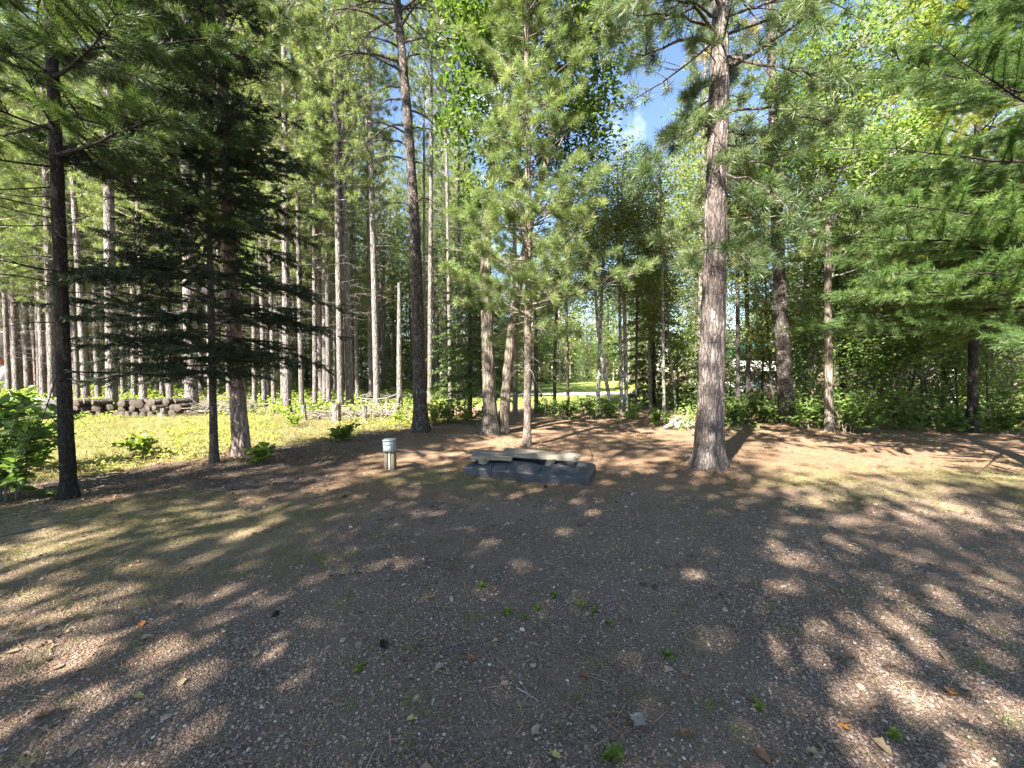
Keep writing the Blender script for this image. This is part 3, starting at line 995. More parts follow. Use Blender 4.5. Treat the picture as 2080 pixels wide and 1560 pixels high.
# the pine whose soft boughs reach in from beyond the right edge
rng = rngf(21)
tb = np.array([7.75, 5.3, float(gz(7.75, 5.3))])
o = thing("white_pine", "soft needled pine whose long green boughs reach in from the right edge", "tree", tb)
tm, cm_ = MB(), MB()
TP, TR = trunk(tm, rng, [tb, tb + [.02, .02, 4], tb + [.05, 0, 8.9]], [.14, .10, .03], 20, .1, .3, .04)
conifer_crown(cm_, rng, TP, 2.15, 8.6, .36, (5, 6), lambda t: 3.1 * (1 - .62 * t), (-5, 25), .09, WHITE, 0, 1, lambda az: .75 if math.sin(az) < -.6 else 1.0)
finish_tree(o, tm, cm_, [M['bark_white_pine']], [M['bark_white_pine'], M['white_pine']], tb)
for py, ex, eY, z0 in ((600, 1700, 5.2, 2.5), (560, 1790, 4.8, 2.75), (480, 1640, 5.6, 3.1), (420, 1720, 5.0, 3.5), (300, 1700, 5.3, 4.2)):
    bm_ = MB()
    e = W(ex, py, eY)
    s0 = at_z(TP, z0)
    t = np.linspace(0, 1, 9)[:, None]
    pp = s0 * (1 - t) + e * t + np.array([0, 0, .22]) * (t * (1 - t)) + rng.normal(size=(9, 3)) * .015
    needle_branch(bm_, rng, pp, dict(WHITE, dens=11, s0=.15, shoot=.28), 0, 1, r0=.022)
    bm_.build("branch", [M['bark_white_pine'], M['white_pine']], o, tb)

# dead brown little fir beside the dark stems on the right
rng = rngf(23)
M['dead_needle'] = foliage("dead brown needles", (.16, .07, .03), (.30, .13, .05), (.45, .24, .10), .2)
P, R = pxtrunk([(1548, 842, 6), (1549, 760, 5), (1551, 690, 3)], 12.6)
b0 = P[0].copy()
o = thing("dead_fir", "small dead fir with rusty brown needles left of the dappled pine", "tree", b0)
tm, cm_ = MB(), MB()
TP, TR = trunk(tm, rng, P, R, 10, .1, .2, .03)
conifer_crown(cm_, rng, TP, 1.0, 2.5, .22, (3, 5), lambda t: .5 * (1 - .6 * t), (-25, 10), -.2, dict(SPRUCE, w=.012, n=9, tl=.05), 0, 1, skip=.3)
finish_tree(o, tm, cm_, [M['bark_spruce']], [M['bark_spruce'], M['dead_needle']], b0)

# small fir left of the oak, its boughs hanging in front of the meadow plants
rng = rngf(22)
P, R = pxtrunk([(955, 850, 9), (954, 600, 7), (953, 430, 3)], 11.3)
b0 = P[0].copy()
o = thing("balsam_fir", "drooping young fir between the scaly pine and the twin trunk oak", "tree", b0)
tm, cm_ = MB(), MB()
TP, TR = trunk(tm, rng, P, R, 12, .12, .2, .03)
conifer_crown(cm_, rng, TP, 1.1, 6.0, .24, (5, 6), lambda t: 1.3 * (1 - t) ** .8 + .1, (-8, 15), -.18, dict(SPRUCE, w=.013, n=12, tl=.055), 0, 1)
finish_tree(o, tm, cm_, [M['bark_spruce']], [M['bark_spruce'], M['fir']], b0)

# thin trees of the grove in the middle and on the right
GROVE = [
    ("birch", [(1246, 852, 8), (1232, 780, 8), (1216, 690, 7), (1210, 600, 6), (1205, 480, 5), (1203, 385, 3)], 12.2, 'bark_birch', "leaning pale birch stem, rightmost of the forked pair in the middle"),
    ("birch", [(1212, 848, 9), (1217, 760, 8), (1220, 650, 7), (1226, 520, 5), (1235, 380, 3)], 12.6, 'bark_birch', "pale birch stem leaning the other way, crossing behind its twin"),
    ("birch", [(1263, 846, 8), (1260, 700, 7), (1258, 560, 6), (1256, 420, 5), (1254, 345, 3)], 12.8, 'bark_birch', "upright spotted birch, left one of the close pair"),
    ("birch", [(1273, 846, 8), (1270, 700, 8), (1266, 560, 6), (1262, 420, 5), (1266, 330, 3)], 13.0, 'bark_birch', "upright spotted birch, right one of the close pair"),
    ("spruce_pole", [(1292, 835, 6), (1293, 700, 5), (1295, 560, 4), (1298, 420, 3)], 13.4, 'bark_dark', "thin black stem just right of the close birch pair"),
    ("aspen", [(1349, 852, 7), (1347, 700, 6), (1345, 560, 6), (1344, 420, 5), (1341, 350, 3)], 12.0, 'bark_aspen', "thin straight grey aspen above the pale log pile"),
    ("birch", [(1374, 830, 5), (1366, 760, 5), (1358, 690, 4), (1354, 560, 3)], 13.5, 'bark_birch', "thin curved white birch behind the pale log pile"),
    ("aspen", [(1500, 862, 10), (1499, 720, 9), (1498, 560, 8), (1496, 420, 7), (1495, 260, 4)], 11.2, 'bark_spruce', "thin straight stem right beside the thick lone pine"),
    ("aspen", [(1521, 850, 11), (1520, 740, 10), (1518, 640, 9), (1514, 500, 7), (1512, 330, 4)], 12.4, 'bark_dark', "dark stem second to the right of the thick lone pine"),
    ("aspen", [(1572, 845, 6), (1566, 770, 6), (1561, 700, 5), (1556, 600, 4)], 12.2, 'bark_dark', "thin dark leaning stem close left of the dappled pine"),
    ("maple_sapling", [(1712, 830, 9), (1706, 700, 8), (1700, 600, 7), (1704, 430, 5)], 12.5, 'bark_spruce', "dark crooked stem behind the smooth maple trunk"),
    ("maple_sapling", [(1890, 870, 6), (1878, 760, 6), (1845, 680, 5), (1800, 610, 3)], 10.5, 'bark_spruce', "thin dark sapling leaning far to the left near the right edge"),
    ("maple_sapling", [(1944, 872, 5), (1942, 760, 5), (1940, 600, 4), (1946, 450, 3)], 10.8, 'bark_spruce', "thin straight sapling left of the near black pine"),
    ("maple_sapling", [(2008, 870, 5), (2004, 760, 4), (2010, 600, 3), (2012, 470, 3)], 10.0, 'bark_spruce', "thin sapling right of the near black pine"),
    ("aspen", [(1770, 835, 9), (1767, 700, 8), (1764, 560, 7), (1762, 380, 5), (1760, 230, 3)], 14.5, 'bark_birch', "grey white aspen behind the bushes right of the smooth maple"),
    ("red_pine", [(1046, 850, 11), (1048, 700, 10), (1046, 560, 9), (1044, 380, 7)], 13.0, 'bark_red', "thin pine stem just left of the young pine, further back"),
    ("spruce_pole", [(1090, 850, 9), (1088, 720, 8), (1086, 600, 6)], 13.6, 'bark_dark', "dark thin stem just right of the young pine, further back"),
    ("aspen", [(1127, 830, 7), (1126, 740, 7), (1130, 650, 6), (1134, 500, 4)], 14.5, 'bark_dark', "dark thin aspen half way between the young pine and the birches"),
    ("aspen", [(1154, 815, 7), (1152, 730, 7), (1150, 600, 6), (1150, 430, 4)], 17.0, 'bark_red', "reddish thin stem left of the leaning birches"),
    ("aspen", [(1321, 838, 8), (1320, 720, 7), (1318, 600, 6), (1317, 500, 4)], 14.5, 'bark_red', "reddish brown stem between birch pair and straight aspen"),
]
for k, (nm, pts, Y, bk, lab) in enumerate(GROVE):
    rng = rngf(100 + k)
    ext = None if nm == "spruce_pole" and Y > 13.5 else (.5, .012)
    P, R = pxtrunk(pts, Y, ext)
    b0 = P[0].copy()
    o = thing(nm, lab, "tree", b0, 0, "thin trees of the grove")
    tm, cm_ = MB(), MB()
    TP, TR = trunk(tm, rng, P, R, 12, .12, .25, .025)
    zt = TP[-1, 2]
    if nm in ("spruce_pole", "red_pine"):
        conifer_crown(cm_, rng, TP, zt * .35, zt - .1, .35, (4, 5), lambda t: 1.0 * (1 - .7 * t), (-10, 20), -.05, dict(SPRUCE, w=.010, n=8, gap=.05) if nm == "spruce_pole" else dict(FARP, dens=5), 0, 1)
        lm = M['fir'] if nm == "spruce_pole" else M['pine']
    else:
        lo = .42 if nm != "maple_sapling" else .3
        skel = [TP[TP[:, 2] > zt * lo * .85]]
        for q in range(9):
            p = branch_path(at_z(TP, rng.uniform(zt * lo, zt * .97)), rng.uniform(0, 6.28), math.radians(rng.uniform(15, 60)), rng.uniform(.5, 1.5), -.05, 7, .1, rng)
            cm_.tubes(p, np.linspace(.014, .004, 7), 4, 0); skel.append(p)
        cen = at_z(TP, zt * (lo + 1) / 2 + .1)
        broad_crown(cm_, rng, np.concatenate(skel), [(cen, (1.45, 1.3, zt * (1 - lo) * .58))], 400, 16, .075 if nm != "maple_sapling" else .10, .058 if nm != "maple_sapling" else .07, .15, 0, 1, simple=True, hollow=.1)
        lm = M['maple_leaf'] if nm == "maple_sapling" else M['aspen_leaf']
    finish_tree(o, tm, cm_, [M[bk]], [M['twig'], lm], b0)


# ================================================================== FORM OF THE FAR TREES
def make_plant_pine(seed, H, zc, r0, label, group):
    rng = rngf(seed)
    o = thing("red_pine", label, "tree", (0, 0, 0), 0, group)
    tm, cm_ = MB(), MB()
    lx, ly = rng.normal(0, .12, 2)
    TP, TR = trunk(tm, rng, [(0, 0, 0), (lx * .4, ly * .4, H * .3), (lx, ly, H * .65), (lx * .6, ly, H)], [r0, r0 * .86, r0 * .6, .03], 14, .3, .3, .03)
    dead_branches(tm, rng, TP, zc * .35, zc * 1.05, 44, (.5, 1.5), (-12, 12), -.10, .009)
    conifer_crown(cm_, rng, TP, zc, H - .4, .52, (4, 6), lambda t: (1.35 + .9 * min(1, t * 3)) * (1 - .75 * t ** 2), (-6, 40), .16, FARP, 0, 1, twigs=False)
    tm.build("trunk", M['bark_plant'], o)
    cm_.build("crown", [M['dead_twig'], M['pine_far']], o)
    return o


def make_spruce(seed, H, r, label, group, mat='fir'):
    rng = rngf(seed)
    o = thing("spruce", label, "tree", (0, 0, 0), 0, group)
    tm, cm_ = MB(), MB()
    TP, TR = trunk(tm, rng, [(0, 0, 0), (.05, .03, H * .5), (0, 0, H)], [.012 * H, .008 * H, .01], 10, .3, .3, .03)
    conifer_crown(cm_, rng, TP, .5, H - .2, .34, (5, 6), lambda t: r * (1 - t) ** .85 + .1, (-14, 14), -.15, dict(SPRUCE, w=.026, n=10, tl=.075, gap=.07, dens=11), 0, 1, twigs=False)
    tm.build("trunk", M['bark_spruce'], o)
    cm_.build("crown", [M['bark_spruce'], M[mat]], o)
    return o


def make_broad(seed, H, r, lo, label, group, name, bk, lf, ll=.10, ntw=430, npt=15, clump=.9, spr=.22):
    rng = rngf(seed)
    o = thing(name, label, "tree", (0, 0, 0), 0, group)
    tm, cm_ = MB(), MB()
    TP, TR = trunk(tm, rng, [(0, 0, 0), (rng.normal(0, .2), rng.normal(0, .2), H * .5), (rng.normal(0, .4), rng.normal(0, .4), H * .95)], [.010 * H, .007 * H, .015], 12, .25, .3, .03)
    skel = [TP[TP[:, 2] > H * lo]]
    for q in range(18):
        p = branch_path(at_z(TP, rng.uniform(H * lo, H * .9)), rng.uniform(0, 6.28), math.radians(rng.uniform(15, 60)), rng.uniform(.4, .9) * r, -.03, 8, .1, rng)
        cm_.tubes(p, np.linspace(.03, .006, 8), 4, 0); skel.append(p)
    ell = []
    for q in range(6):
        a = rng.uniform(0, 6.28)
        ell.append(((r * .45 * math.cos(a), r * .45 * math.sin(a), H * (lo + (1 - lo) * (q + .6) / 6.3)), (r * .75, r * .75, H * (1 - lo) * .22)))
    broad_crown(cm_, rng, np.concatenate(skel), ell, ntw, npt, ll, ll * .7, spr, 0, 1, simple=True, hollow=.2, clump=clump)
    tm.build("trunk", M[bk], o)
    cm_.build("crown", [M['twig'], M[lf]], o)
    return o


def make_white_pine(seed, H, r, zc, label, group, lf='white_pine'):
    rng = rngf(seed)
    o = thing("white_pine", label, "tree", (0, 0, 0), 0, group)
    tm, cm_ = MB(), MB()
    TP, TR = trunk(tm, rng, [(0, 0, 0), (.1, .05, H * .5), (.0, .1, H)], [.011 * H, .008 * H, .02], 14, .25, .3, .04)
    conifer_crown(cm_, rng, TP, zc, H - .3, .55, (4, 6), lambda t: r * (1 - .7 * t), (-4, 28), .1, dict(WHITE, tl=.15, n=26, w=.015, gap=.14, dens=7), 0, 1, twigs=False)
    tm.build("trunk", M['bark_white_pine'], o)
    cm_.build("crown", [M['bark_white_pine'], M[lf]], o)
    return o


# ------------------------------------------------------------------ plantation of tall red pines on the left
PG = "red pines of the plantation"
PL = "tall straight red pine with bare grey trunk deep in the plantation on the left"
plant = [make_plant_pine(200, 21, 7.2, .145, PL, PG), make_plant_pine(201, 22, 8.0, .16, PL, PG), make_plant_pine(202, 19, 6.2, .13, PL, PG),
         make_plant_pine(203, 21, 8.8, .15, PL, PG), make_plant_pine(204, 17, 5.2, .12, PL, PG), make_plant_pine(205, 22, 13.0, .14, PL, PG)]
R0 = [.145, .16, .13, .15, .12, .14]
FRONT = [
    (228, 838, 27, 1, "thick pale pine trunk standing in the gap between the two firewood stacks"),
    (390, 834, 29, 3, "thick pale pine trunk at the right end of the firewood stacks"),
    (200, 812, 15, 0, "pale pine trunk rising behind the left firewood stack"),
    (273, 813, 14, 2, "slim pine trunk behind the middle of the right firewood stack, left of a near twin"),
    (290, 815, 15, 4, "greyer slim pine trunk just behind the right firewood stack"),
    (346, 815, 16, 0, "sunlit pine trunk behind the right end of the right firewood stack"),
    (18, 800, 14, 0, "pine trunk at the left edge, beside the red cabin in the distance"),
    (40, 796, 18, 1, "dark pine trunk second from the left edge above the bush"),
    (58, 792, 18, 3, "thick half lit pine trunk above the bush, third from the left edge"),
    (80, 806, 10, 2, "thin pale pine trunk between the thick trunks and the dark near pine"),
    (108, 812, 12, 4, "pale pine trunk just left of the dark near pine"),
    (583, 836, 17, 1, "brown pine trunk in the meadow edge right of the dark spruce boughs"),
    (517, 822, 10, 2, "slim pine trunk seen just right of the furrowed brown pine"),
    (537, 825, 11, 0, "slim pine trunk second to the right of the furrowed brown pine"),
    (557, 828, 10, 4, "slim pine trunk third to the right of the furrowed brown pine"),
    (613, 832, 11, 0, "slim grey pine trunk behind the leftmost meadow post"),
    (640, 828, 10, 2, "slim grey pine trunk behind the gap between post and thick stump"),
    (668, 825, 10, 3, "slim dark pine trunk left behind the thick stump"),
    (692, 832, 14, 3, "leaning dark pine trunk right behind the thick stump"),
    (711, 830, 17, 1, "bright pale pine trunk behind the thick stump"),
    (766, 830, 14, 5, "bright straight pine trunk behind the short meadow posts"),
    (753, 806, 9, 5, "darker thin pine trunk left behind the bright straight pine"),
    (726, 806, 9, 4, "dark thin pine trunk between the two bright pines"),
    (873, 824, 10, 5, "pale pine trunk just right of the scaly pine"),
    (862, 812, 7, 5, "thin pale pine trunk hidden half behind the scaly pine"),
    (915, 824, 8, 5, "slim pale trunk behind the yellow green shrubs left of the fir"),
    (931, 822, 8, 5, "slim trunk behind the yellow green shrubs under the fir"),
    (330, 806, 11, 2, "slim pine trunk behind the firewood, left of the sunlit one"),
    (250, 806, 10, 4, "slim shaded pine trunk behind the gap in the firewood"),
    (158, 812, 11, 3, "slim pine trunk right beside the dark near pine"),
    (178, 808, 10, 4, "thin shaded pine trunk behind the left firewood stack"),
]
taken = []
rng = rngf(250)
firsts = {}
for px, py, w, v, lab in FRONT:
    g = G(px, py)
    r = w * .5 * g[1] / F * math.cos(math.atan((px - CX) / F))
    sc = r / R0[v]
    o = dup(plant[v], g, rng.uniform(0, 6.28), sc, lab, PG, sz=min(1.12, max(.9, sc)))
    taken.append(g[:2])
tries = 0
n_pl = 0
used = set()
while n_pl < 255 and tries < 12000:
    tries += 1
    Y = 17 + 55 * rng.random() ** 1.25
    px = rng.uniform(-260, 800) if rng.random() < .88 else rng.uniform(800, 980)
    if px > 700 and Y < 30:
        continue
    x = (px - CX) / F * Y
    p = np.array([x, Y])
    # rows of the plantation
    if min(np.linalg.norm(p - q) for q in taken) < 1.2 + .009 * Y:
        continue
    taken.append(p)
    v = int(rng.integers(0, 6))
    loc = (x, Y, float(gz(x, Y)))
    if v not in used:
        used.add(v); r_ = plant[v]; r_.location = loc; r_.rotation_euler = (0, 0, rng.uniform(0, 6.28))
    else:
        dup(plant[v], loc, rng.uniform(0, 6.28), rng.uniform(.85, 1.12))
    n_pl += 1

# bare pole of a dead tree among the plantation's edge
rng = rngf(31)
P, R = pxtrunk([(812, 828, 12), (811, 740, 11), (811, 660, 9), (811, 575, 7)], 15.3)
tm = MB(); trunk(tm, rng, P, R, 14, .1, .1, .02)
o = tm.build("dead_tree", M['bark_plant'], None, P[0]); o.location = P[0]
tag(o, "bare broken topped dead trunk left of the scaly pine", "dead tree")

# ------------------------------------------------------------------ mixed wood beyond the clearing
BG = "trees of the far wood"
kinds = [
    make_spruce(300, 9, 1.7, "dark spruce in the far wood beyond the clearing", BG, 'fir'),
    make_spruce(301, 5, 1.2, "small green spruce under the taller far trees", BG, 'fir'),
    make_broad(302, 14, 3.0, .14, "light green leafy tree in the far wood beyond the clearing", BG, "aspen", 'bark_birch', 'aspen_leaf', .12),
    make_broad(303, 12, 2.8, .1, "mid green leafy tree in the far wood beyond the clearing", BG, "maple", 'bark_aspen', 'maple_leaf', .13),
    make_white_pine(304, 15, 3.0, 3.0, "soft needled green pine in the far wood beyond the clearing", BG),
    dup(plant[0], (0, 0, 0), 0, 1, "tall bare trunked pine in the far wood beyond the clearing", BG),
    dup(plant[2], (0, 0, 0), 0, 1, "slimmer bare trunked pine in the far wood beyond the clearing", BG),
    make_broad(305, 15, 3.2, .35, "tall yellow green leafy tree in the far wood", BG, "aspen", 'bark_birch', 'aspen_leaf', .12),
]
rng = rngf(320)
used = set()
placed = []


def far_tree(v, x, y, sc):
    loc = (x, y, float(gz(x, y)))
    if v not in used:
        used.add(v); r_ = kinds[v]; r_.location = loc; r_.rotation_euler = (0, 0, rng.uniform(0, 6.28)); r_.scale = (sc, sc, sc)
    else:
        dup(kinds[v], loc, rng.uniform(0, 6.28), sc)
    placed.append(np.array([x, y]))


def fill(n, px0, px1, y0, y1, wts, gap, pw=1.0):
    k = t = 0
    while k < n and t < n * 60:
        t += 1
        Y = y0 + (y1 - y0) * rng.random() ** pw
        px = rng.uniform(px0, px1)
        x = (px - CX) / F * Y
        p = np.array([x, Y])
        if placed and min(np.linalg.norm(p - q) for q in placed) < gap:
            continue
        if taken and min(np.linalg.norm(p - q) for q in taken) < gap * .6:
            continue
        # the track and the view on the far grass stay open
        if Y < 44 and 15 < Y and 1085 < px < 1300 and rng.random() < .72:
            continue
        if 21.5 < Y < 26.5 and px > 700:
            continue
        if Y < 46 and 1150 < px < 1400 and rng.random() < .85:
            continue
        if Y < 40 and 1440 < px < 1610:
            continue
        far_tree(int(rng.choice(8, p=wts)), x, Y, rng.uniform(.8, 1.2))
        k += 1


fill(60, 690, 1330, 46, 60, [.2, .05, .25, .25, .15, .02, .02, .06], 2.2)
fill(26, 600, 1100, 26, 42, [.22, .2, .12, .12, .1, .14, .1, 0], 2.6)
fill(46, 1290, 2300, 14.5, 30, [.14, .16, .2, .2, .1, .06, .06, .08], 2.2)
fill(44, 1290, 2300, 27, 56, [.2, .05, .15, .1, .2, .12, .1, .08], 3.0)
fill(34, -350, 700, 58, 82, [.35, .1, .1, .1, .2, .1, .05, 0], 4.2)
fill(26, -200, 700, 20, 50, [.1, .9, 0, 0, 0, 0, 0, 0], 3.0)

rng = rngf(330)
mb = MB()
C = []
for k in range(230):
    Y = rng.uniform(66, 100); px = rng.uniform(-420, 2500)
    x = (px - CX) / F * Y
    h = rng.uniform(7, 15); rr_ = rng.uniform(2.2, 3.8)
    q = rng.normal(size=(95, 3)); q = q / np.linalg.norm(q, axis=1)[:, None] * rng.random((95, 1)) ** .4
    C.append(np.array([x, Y, h * .52]) + q * [rr_, rr_, h * .5])
    mb.tubes(np.array([(x, Y, -.1), (x, Y, h * .4), (x, Y, h * .8)]), np.array([.2, .16, .06]), 6, 0)
C = np.concatenate(C)
leaf_cloud(mb, rng, C, 5, .55, .75, .5, 1, np.clip(np.repeat(rng.normal(.5, .2, 230), 95) + rng.normal(0, .12, len(C)), 0, .95), True, 1.2)
tag(mb.build("far_wood", [M['bark_aspen'], M['aspen_leaf']]), "pale green wall of the distant wood behind the far grass", "wood", kind="stuff")

# ------------------------------------------------------------------ trees behind the camera that shade the foreground
SG = "trees behind the camera"
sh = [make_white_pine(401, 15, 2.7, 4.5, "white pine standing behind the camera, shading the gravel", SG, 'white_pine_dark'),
      make_broad(402, 13, 3.0, .3, "leafy oak standing behind the camera, shading the gravel", SG, "oak", 'bark_oak', 'oak_leaf', .20, 92, 64, 1.7, .38),
      make_broad(403, 14, 3.3, .25, "tall leafy oak standing behind the camera, shading the gravel", SG, "oak", 'bark_oak', 'oak_leaf', .19, 190, 34, 1.8, .27),
      ]
first = set()
for v, u, vv, sc in [(0, -6.7, -7.5, .95), (2, -4.4, -10.5, 1.12), (0, -1.0, -5.2, .701), (1, -1.9, -6.4, 1.12), (1, .8, -8.6, 1.15), (2, 3.8, -6.5, .76),
                     (1, 5.8, -8.5, 1.05), (0, -6.9, -12.5, .951)]:
    # u to the right of the sun's direction, vv along it
    x, y = .8 * u + .6 * vv, -.6 * u + .8 * vv
    loc = (x, y, float(gz(x, y)))
    if v not in first:
        first.add(v); r_ = sh[v]; r_['label'] = r_['label']; r_.location = loc; r_.scale = (sc, sc, sc)
    else:
        dup(sh[v], loc, rng.uniform(0, 6.28), sc, sz={.951: 1.4, .701: .95}.get(sc))


# ================================================================== BUSHES, MEADOW
SM = [M['twig'], M['shrub_leaf']]
rng = rngf(500)
g = G(20, 1012)
shrub("bush", rng, [M['twig'], M['maple_leaf']], 1.25, .75, 12, .13, 12, "large leafed bush at the left edge, in front of the plantation", "bush", (g[0] - .1, g[1], g[2]), lean=.55)
g = G(-70, 985)
shrub("bush", rng, [M['twig'], M['maple_leaf']], 1.35, .8, 10, .13, 11, "second leafy bush cut by the left edge, behind the large leafed one", "bush", (g[0], g[1] + .6, g[2]), lean=.5)
for (px, py, h, r, n, lf, nl, lab) in [
    (285, 930, .42, .5, 9, .11, 5, "thin yellow green bush in the sunny meadow, in front of the firewood"),
    (697, 895, .42, .35, 10, .11, 7, "dark leafed small bush at the shade's edge, below the thick stump"),
    (535, 940, .22, .4, 9, .13, 4, "low broad leaved plant at the foot of the furrowed brown pine"),
    (885, 862, .55, .7, 12, .10, 8, "yellow green bush right of the scaly pine, leftmost of its clump"),
    (915, 858, .62, .7, 12, .10, 8, "yellow green bush in the middle of the clump under the fir"),
    (950, 862, .58, .7, 12, .10, 8, "yellow green bush beside the twin trunk oak"),
    (812, 858, .38, .6, 9, .09, 6, "low bright bush left of the scaly pine's foot"),
    (600, 868, .32, .6, 8, .10, 5, "low bright plant in front of the leftmost meadow post"),
    (1105, 846, .6, .7, 11, .10, 9, "green bush behind the young pine, right of its trunk"),
    (1150, 850, .65, .7, 12, .10, 9, "green bush left of the leaning birches"),
    (1200, 852, .6, .7, 12, .10, 9, "green bush at the foot of the leaning birches"),
    (1240, 850, .55, .6, 11, .10, 9, "dark green bush between leaning birches and birch pair"),
    (1290, 852, .5, .6, 10, .10, 8, "low bush right of the birch pair"),
    (1335, 862, .4, .45, 9, .11, 6, "small pale green bush left of the pale log pile"),
    (1412, 840, .8, .6, 12, .11, 8, "bush behind the pale log pile, left of the thick lone pine"),
    (1490, 862, .65, .6, 12, .12, 8, "bush close to the right side of the thick lone pine"),
    (1525, 860, .8, .7, 12, .11, 8, "bush under the dark stems right of the thick lone pine"),
    (1560, 862, .6, .6, 11, .11, 8, "low bush close left of the dappled pine"),
    (1640, 872, .8, .8, 13, .11, 9, "bush between the dappled pine and the smooth maple"),
    (1720, 880, .95, .9, 14, .11, 9, "bush close right of the smooth maple"),
    (1765, 878, 1.0, .9, 14, .11, 9, "light green bush, second to the right of the smooth maple"),
    (1815, 872, 1.0, .9, 13, .11, 9, "bush left of the far leaning sapling"),
    (1930, 878, .55, .8, 11, .11, 8, "low dark bush left of the near black pine"),
    (2030, 880, .6, .8, 11, .11, 8, "low dark bush right of the near black pine"),
    (1860, 862, .6, .8, 10, .11, 8, "low bush behind the far leaning sapling"),
    (2120, 885, 1.3, .9, 12, .12, 9, "taller dark bush at the right edge"),
]:
    g = G(px, py)
    shrub("bush", rng, [M['twig'], M['shrub_leaf'] if px < 1000 else M['maple_leaf']], h, r, n, lf, nl, lab, "bush", g, "bushes at the clearing's edge")

# saplings that make the green wall on the right
SAP = [(1583, 845, 2.3), (1512, 842, 2.0), (1650, 852, 2.6), (1730, 850, 3.2), (1790, 856, 3.0), (1835, 850, 3.6), (1870, 858, 2.7), (1915, 852, 3.4), (1960, 856, 3.0), (2010, 850, 3.6), (2050, 868, 3.0), (2100, 860, 3.4), (1440, 842, 3.0), (1395, 838, 2.6), (1480, 836, 3.0), (1610, 838, 3.0)]
where = ["low, between dead rusty fir and dappled pine", "low, under the dark stems by the lone pine", "behind the bush between dappled pine and smooth maple", "tall, right behind the smooth maple", "behind the light green bush", "tall, behind the far leaning sapling's tip", "short, behind the far leaning sapling's foot",
         "tall, left of the near black pine", "right behind the near black pine", "tall, right of the near black pine", "close to the right edge", "cut by the right edge",
         "hidden half behind the thick lone pine", "left behind the thick lone pine", "right behind the thick lone pine", "behind the dappled pine's foot"]
rng = rngf(540)
for (px, py, H), wh in zip(SAP, where):
    g = G(px, py)
    o = make_broad(int(541 + px), H, .95, .15, "small leafy maple, " + wh, "young maples of the right hand thicket", "maple_sapling", 'bark_spruce', 'maple_leaf', .095, 105, 12)
    o.location = g

# meadow and grasses
def scatter(n, x0, x1, y0, y1, fn, rng, pw=1.0):
    x = rng.uniform(x0, x1, n * 4); y = y0 + (y1 - y0) * rng.random(n * 4) ** pw
    keep = rng.random(n * 4) < fn(x, y)
    x, y = x[keep][:n], y[keep][:n]
    return np.stack([x, y, gz(x, y)], 1)


def blades(mb, rng, P, n, h, w, spread, tilt=.5, var=None):
    m = len(P) * n
    B = np.repeat(P, n, 0) + rng.normal(size=(m, 3)) * [spread, spread, 0]
    d = unit(np.concatenate([rng.normal(size=(m, 2)) * tilt, np.ones((m, 1))], 1))
    L = h * rng.uniform(.5, 1.25, m)[:, None]
    sd = unit(np.cross(d, rng.normal(size=(m, 3)))) * w / 2
    bend = np.concatenate([d[:, :2], np.zeros((m, 1))], 1)
    mid = B + d * L * .55
    tip = B + d * L + bend * L * .5 - np.array([0, 0, .18]) * L
    v = np.stack([B - sd, mid - sd * .8, tip, mid + sd * .8, B + sd], 1)
    k = np.arange(m)[:, None] * 5
    va = np.clip(rng.normal(.5, .22, m) if var is None else np.repeat(var, n) + rng.normal(0, .12, m), 0, .96)
    mb.add(v, tris=k + [1, 2, 3], quads=k + [0, 1, 3, 4], var=np.repeat(va, 5))


rng = rngf(600)
Z = lambda nm: (lambda x, y: zones(x, y)[nm])
mb = MB()
P = scatter(14000, -17, -1, 5, 13.5, Z("meadow"), rng)
blades(mb, rng, P, 4, .16, .006, .05, .6)
tag(mb.build("meadow_grass", M['grass_dry']), "sunlit dry yellow grass of the meadow on the left", "grass", kind="stuff")
mb = MB()
P = scatter(1050, -17, -1, 5, 13.2, lambda x, y: zones(x, y)["meadow"] * (wob(x * 1.1 + 3, y * 1.2) > .05), rng)
leaf_cloud(mb, rng, P + [0, 0, .07], 9, .075, .085, .04, 0, np.clip(rng.normal(.5, .25, len(P)), 0, .95), True)
tag(mb.build("meadow_plants", M['fern']), "low bright green plants spread through the sunny meadow", "ground plants", kind="stuff")

mb = MB()
P = scatter(6800, -6.5, 9, 1.3, 6.4, lambda x, y: np.clip(zones(x, y)["dry_grass"] * 1.1 + .04, 0, 1) * (wob(x * 2.3, y * 2.1 + 1) > -.25), rng)
blades(mb, rng, P, 7, .062, .0028, .035, .9)
tag(mb.build("dry_grass", M['grass_dry']), "thin dry grass along the edges of the gravel", "grass", kind="stuff")

mb = MB()
P = scatter(90, -5, 6, 1.25, 4.6, lambda x, y: .5 + 0 * x, rng, 1.4)
T = np.array([G(*q) for q in [(960, 1275), (1115, 1412), (1168, 1440), (1262, 1430), (1150, 1502), (1968, 1262), (2020, 1280), (1612, 1290), (700, 1450), (840, 1440), (655, 1130), (1020, 1300), (1370, 1335), (70, 1350),
                              (130, 1420), (370, 1360), (1290, 1420), (1440, 1440), (1500, 1500), (1840, 1240), (1880, 1290), (2060, 1480), (2000, 1520), (830, 1530), (60, 1540)]])
P = np.concatenate([P, T])
blades(mb, rng, P, 13, .08, .0026, .024, .85)
tag(mb.build("green_grass", M['grass_green']), "small green grass tufts growing out of the gravel", "grass", kind="stuff")

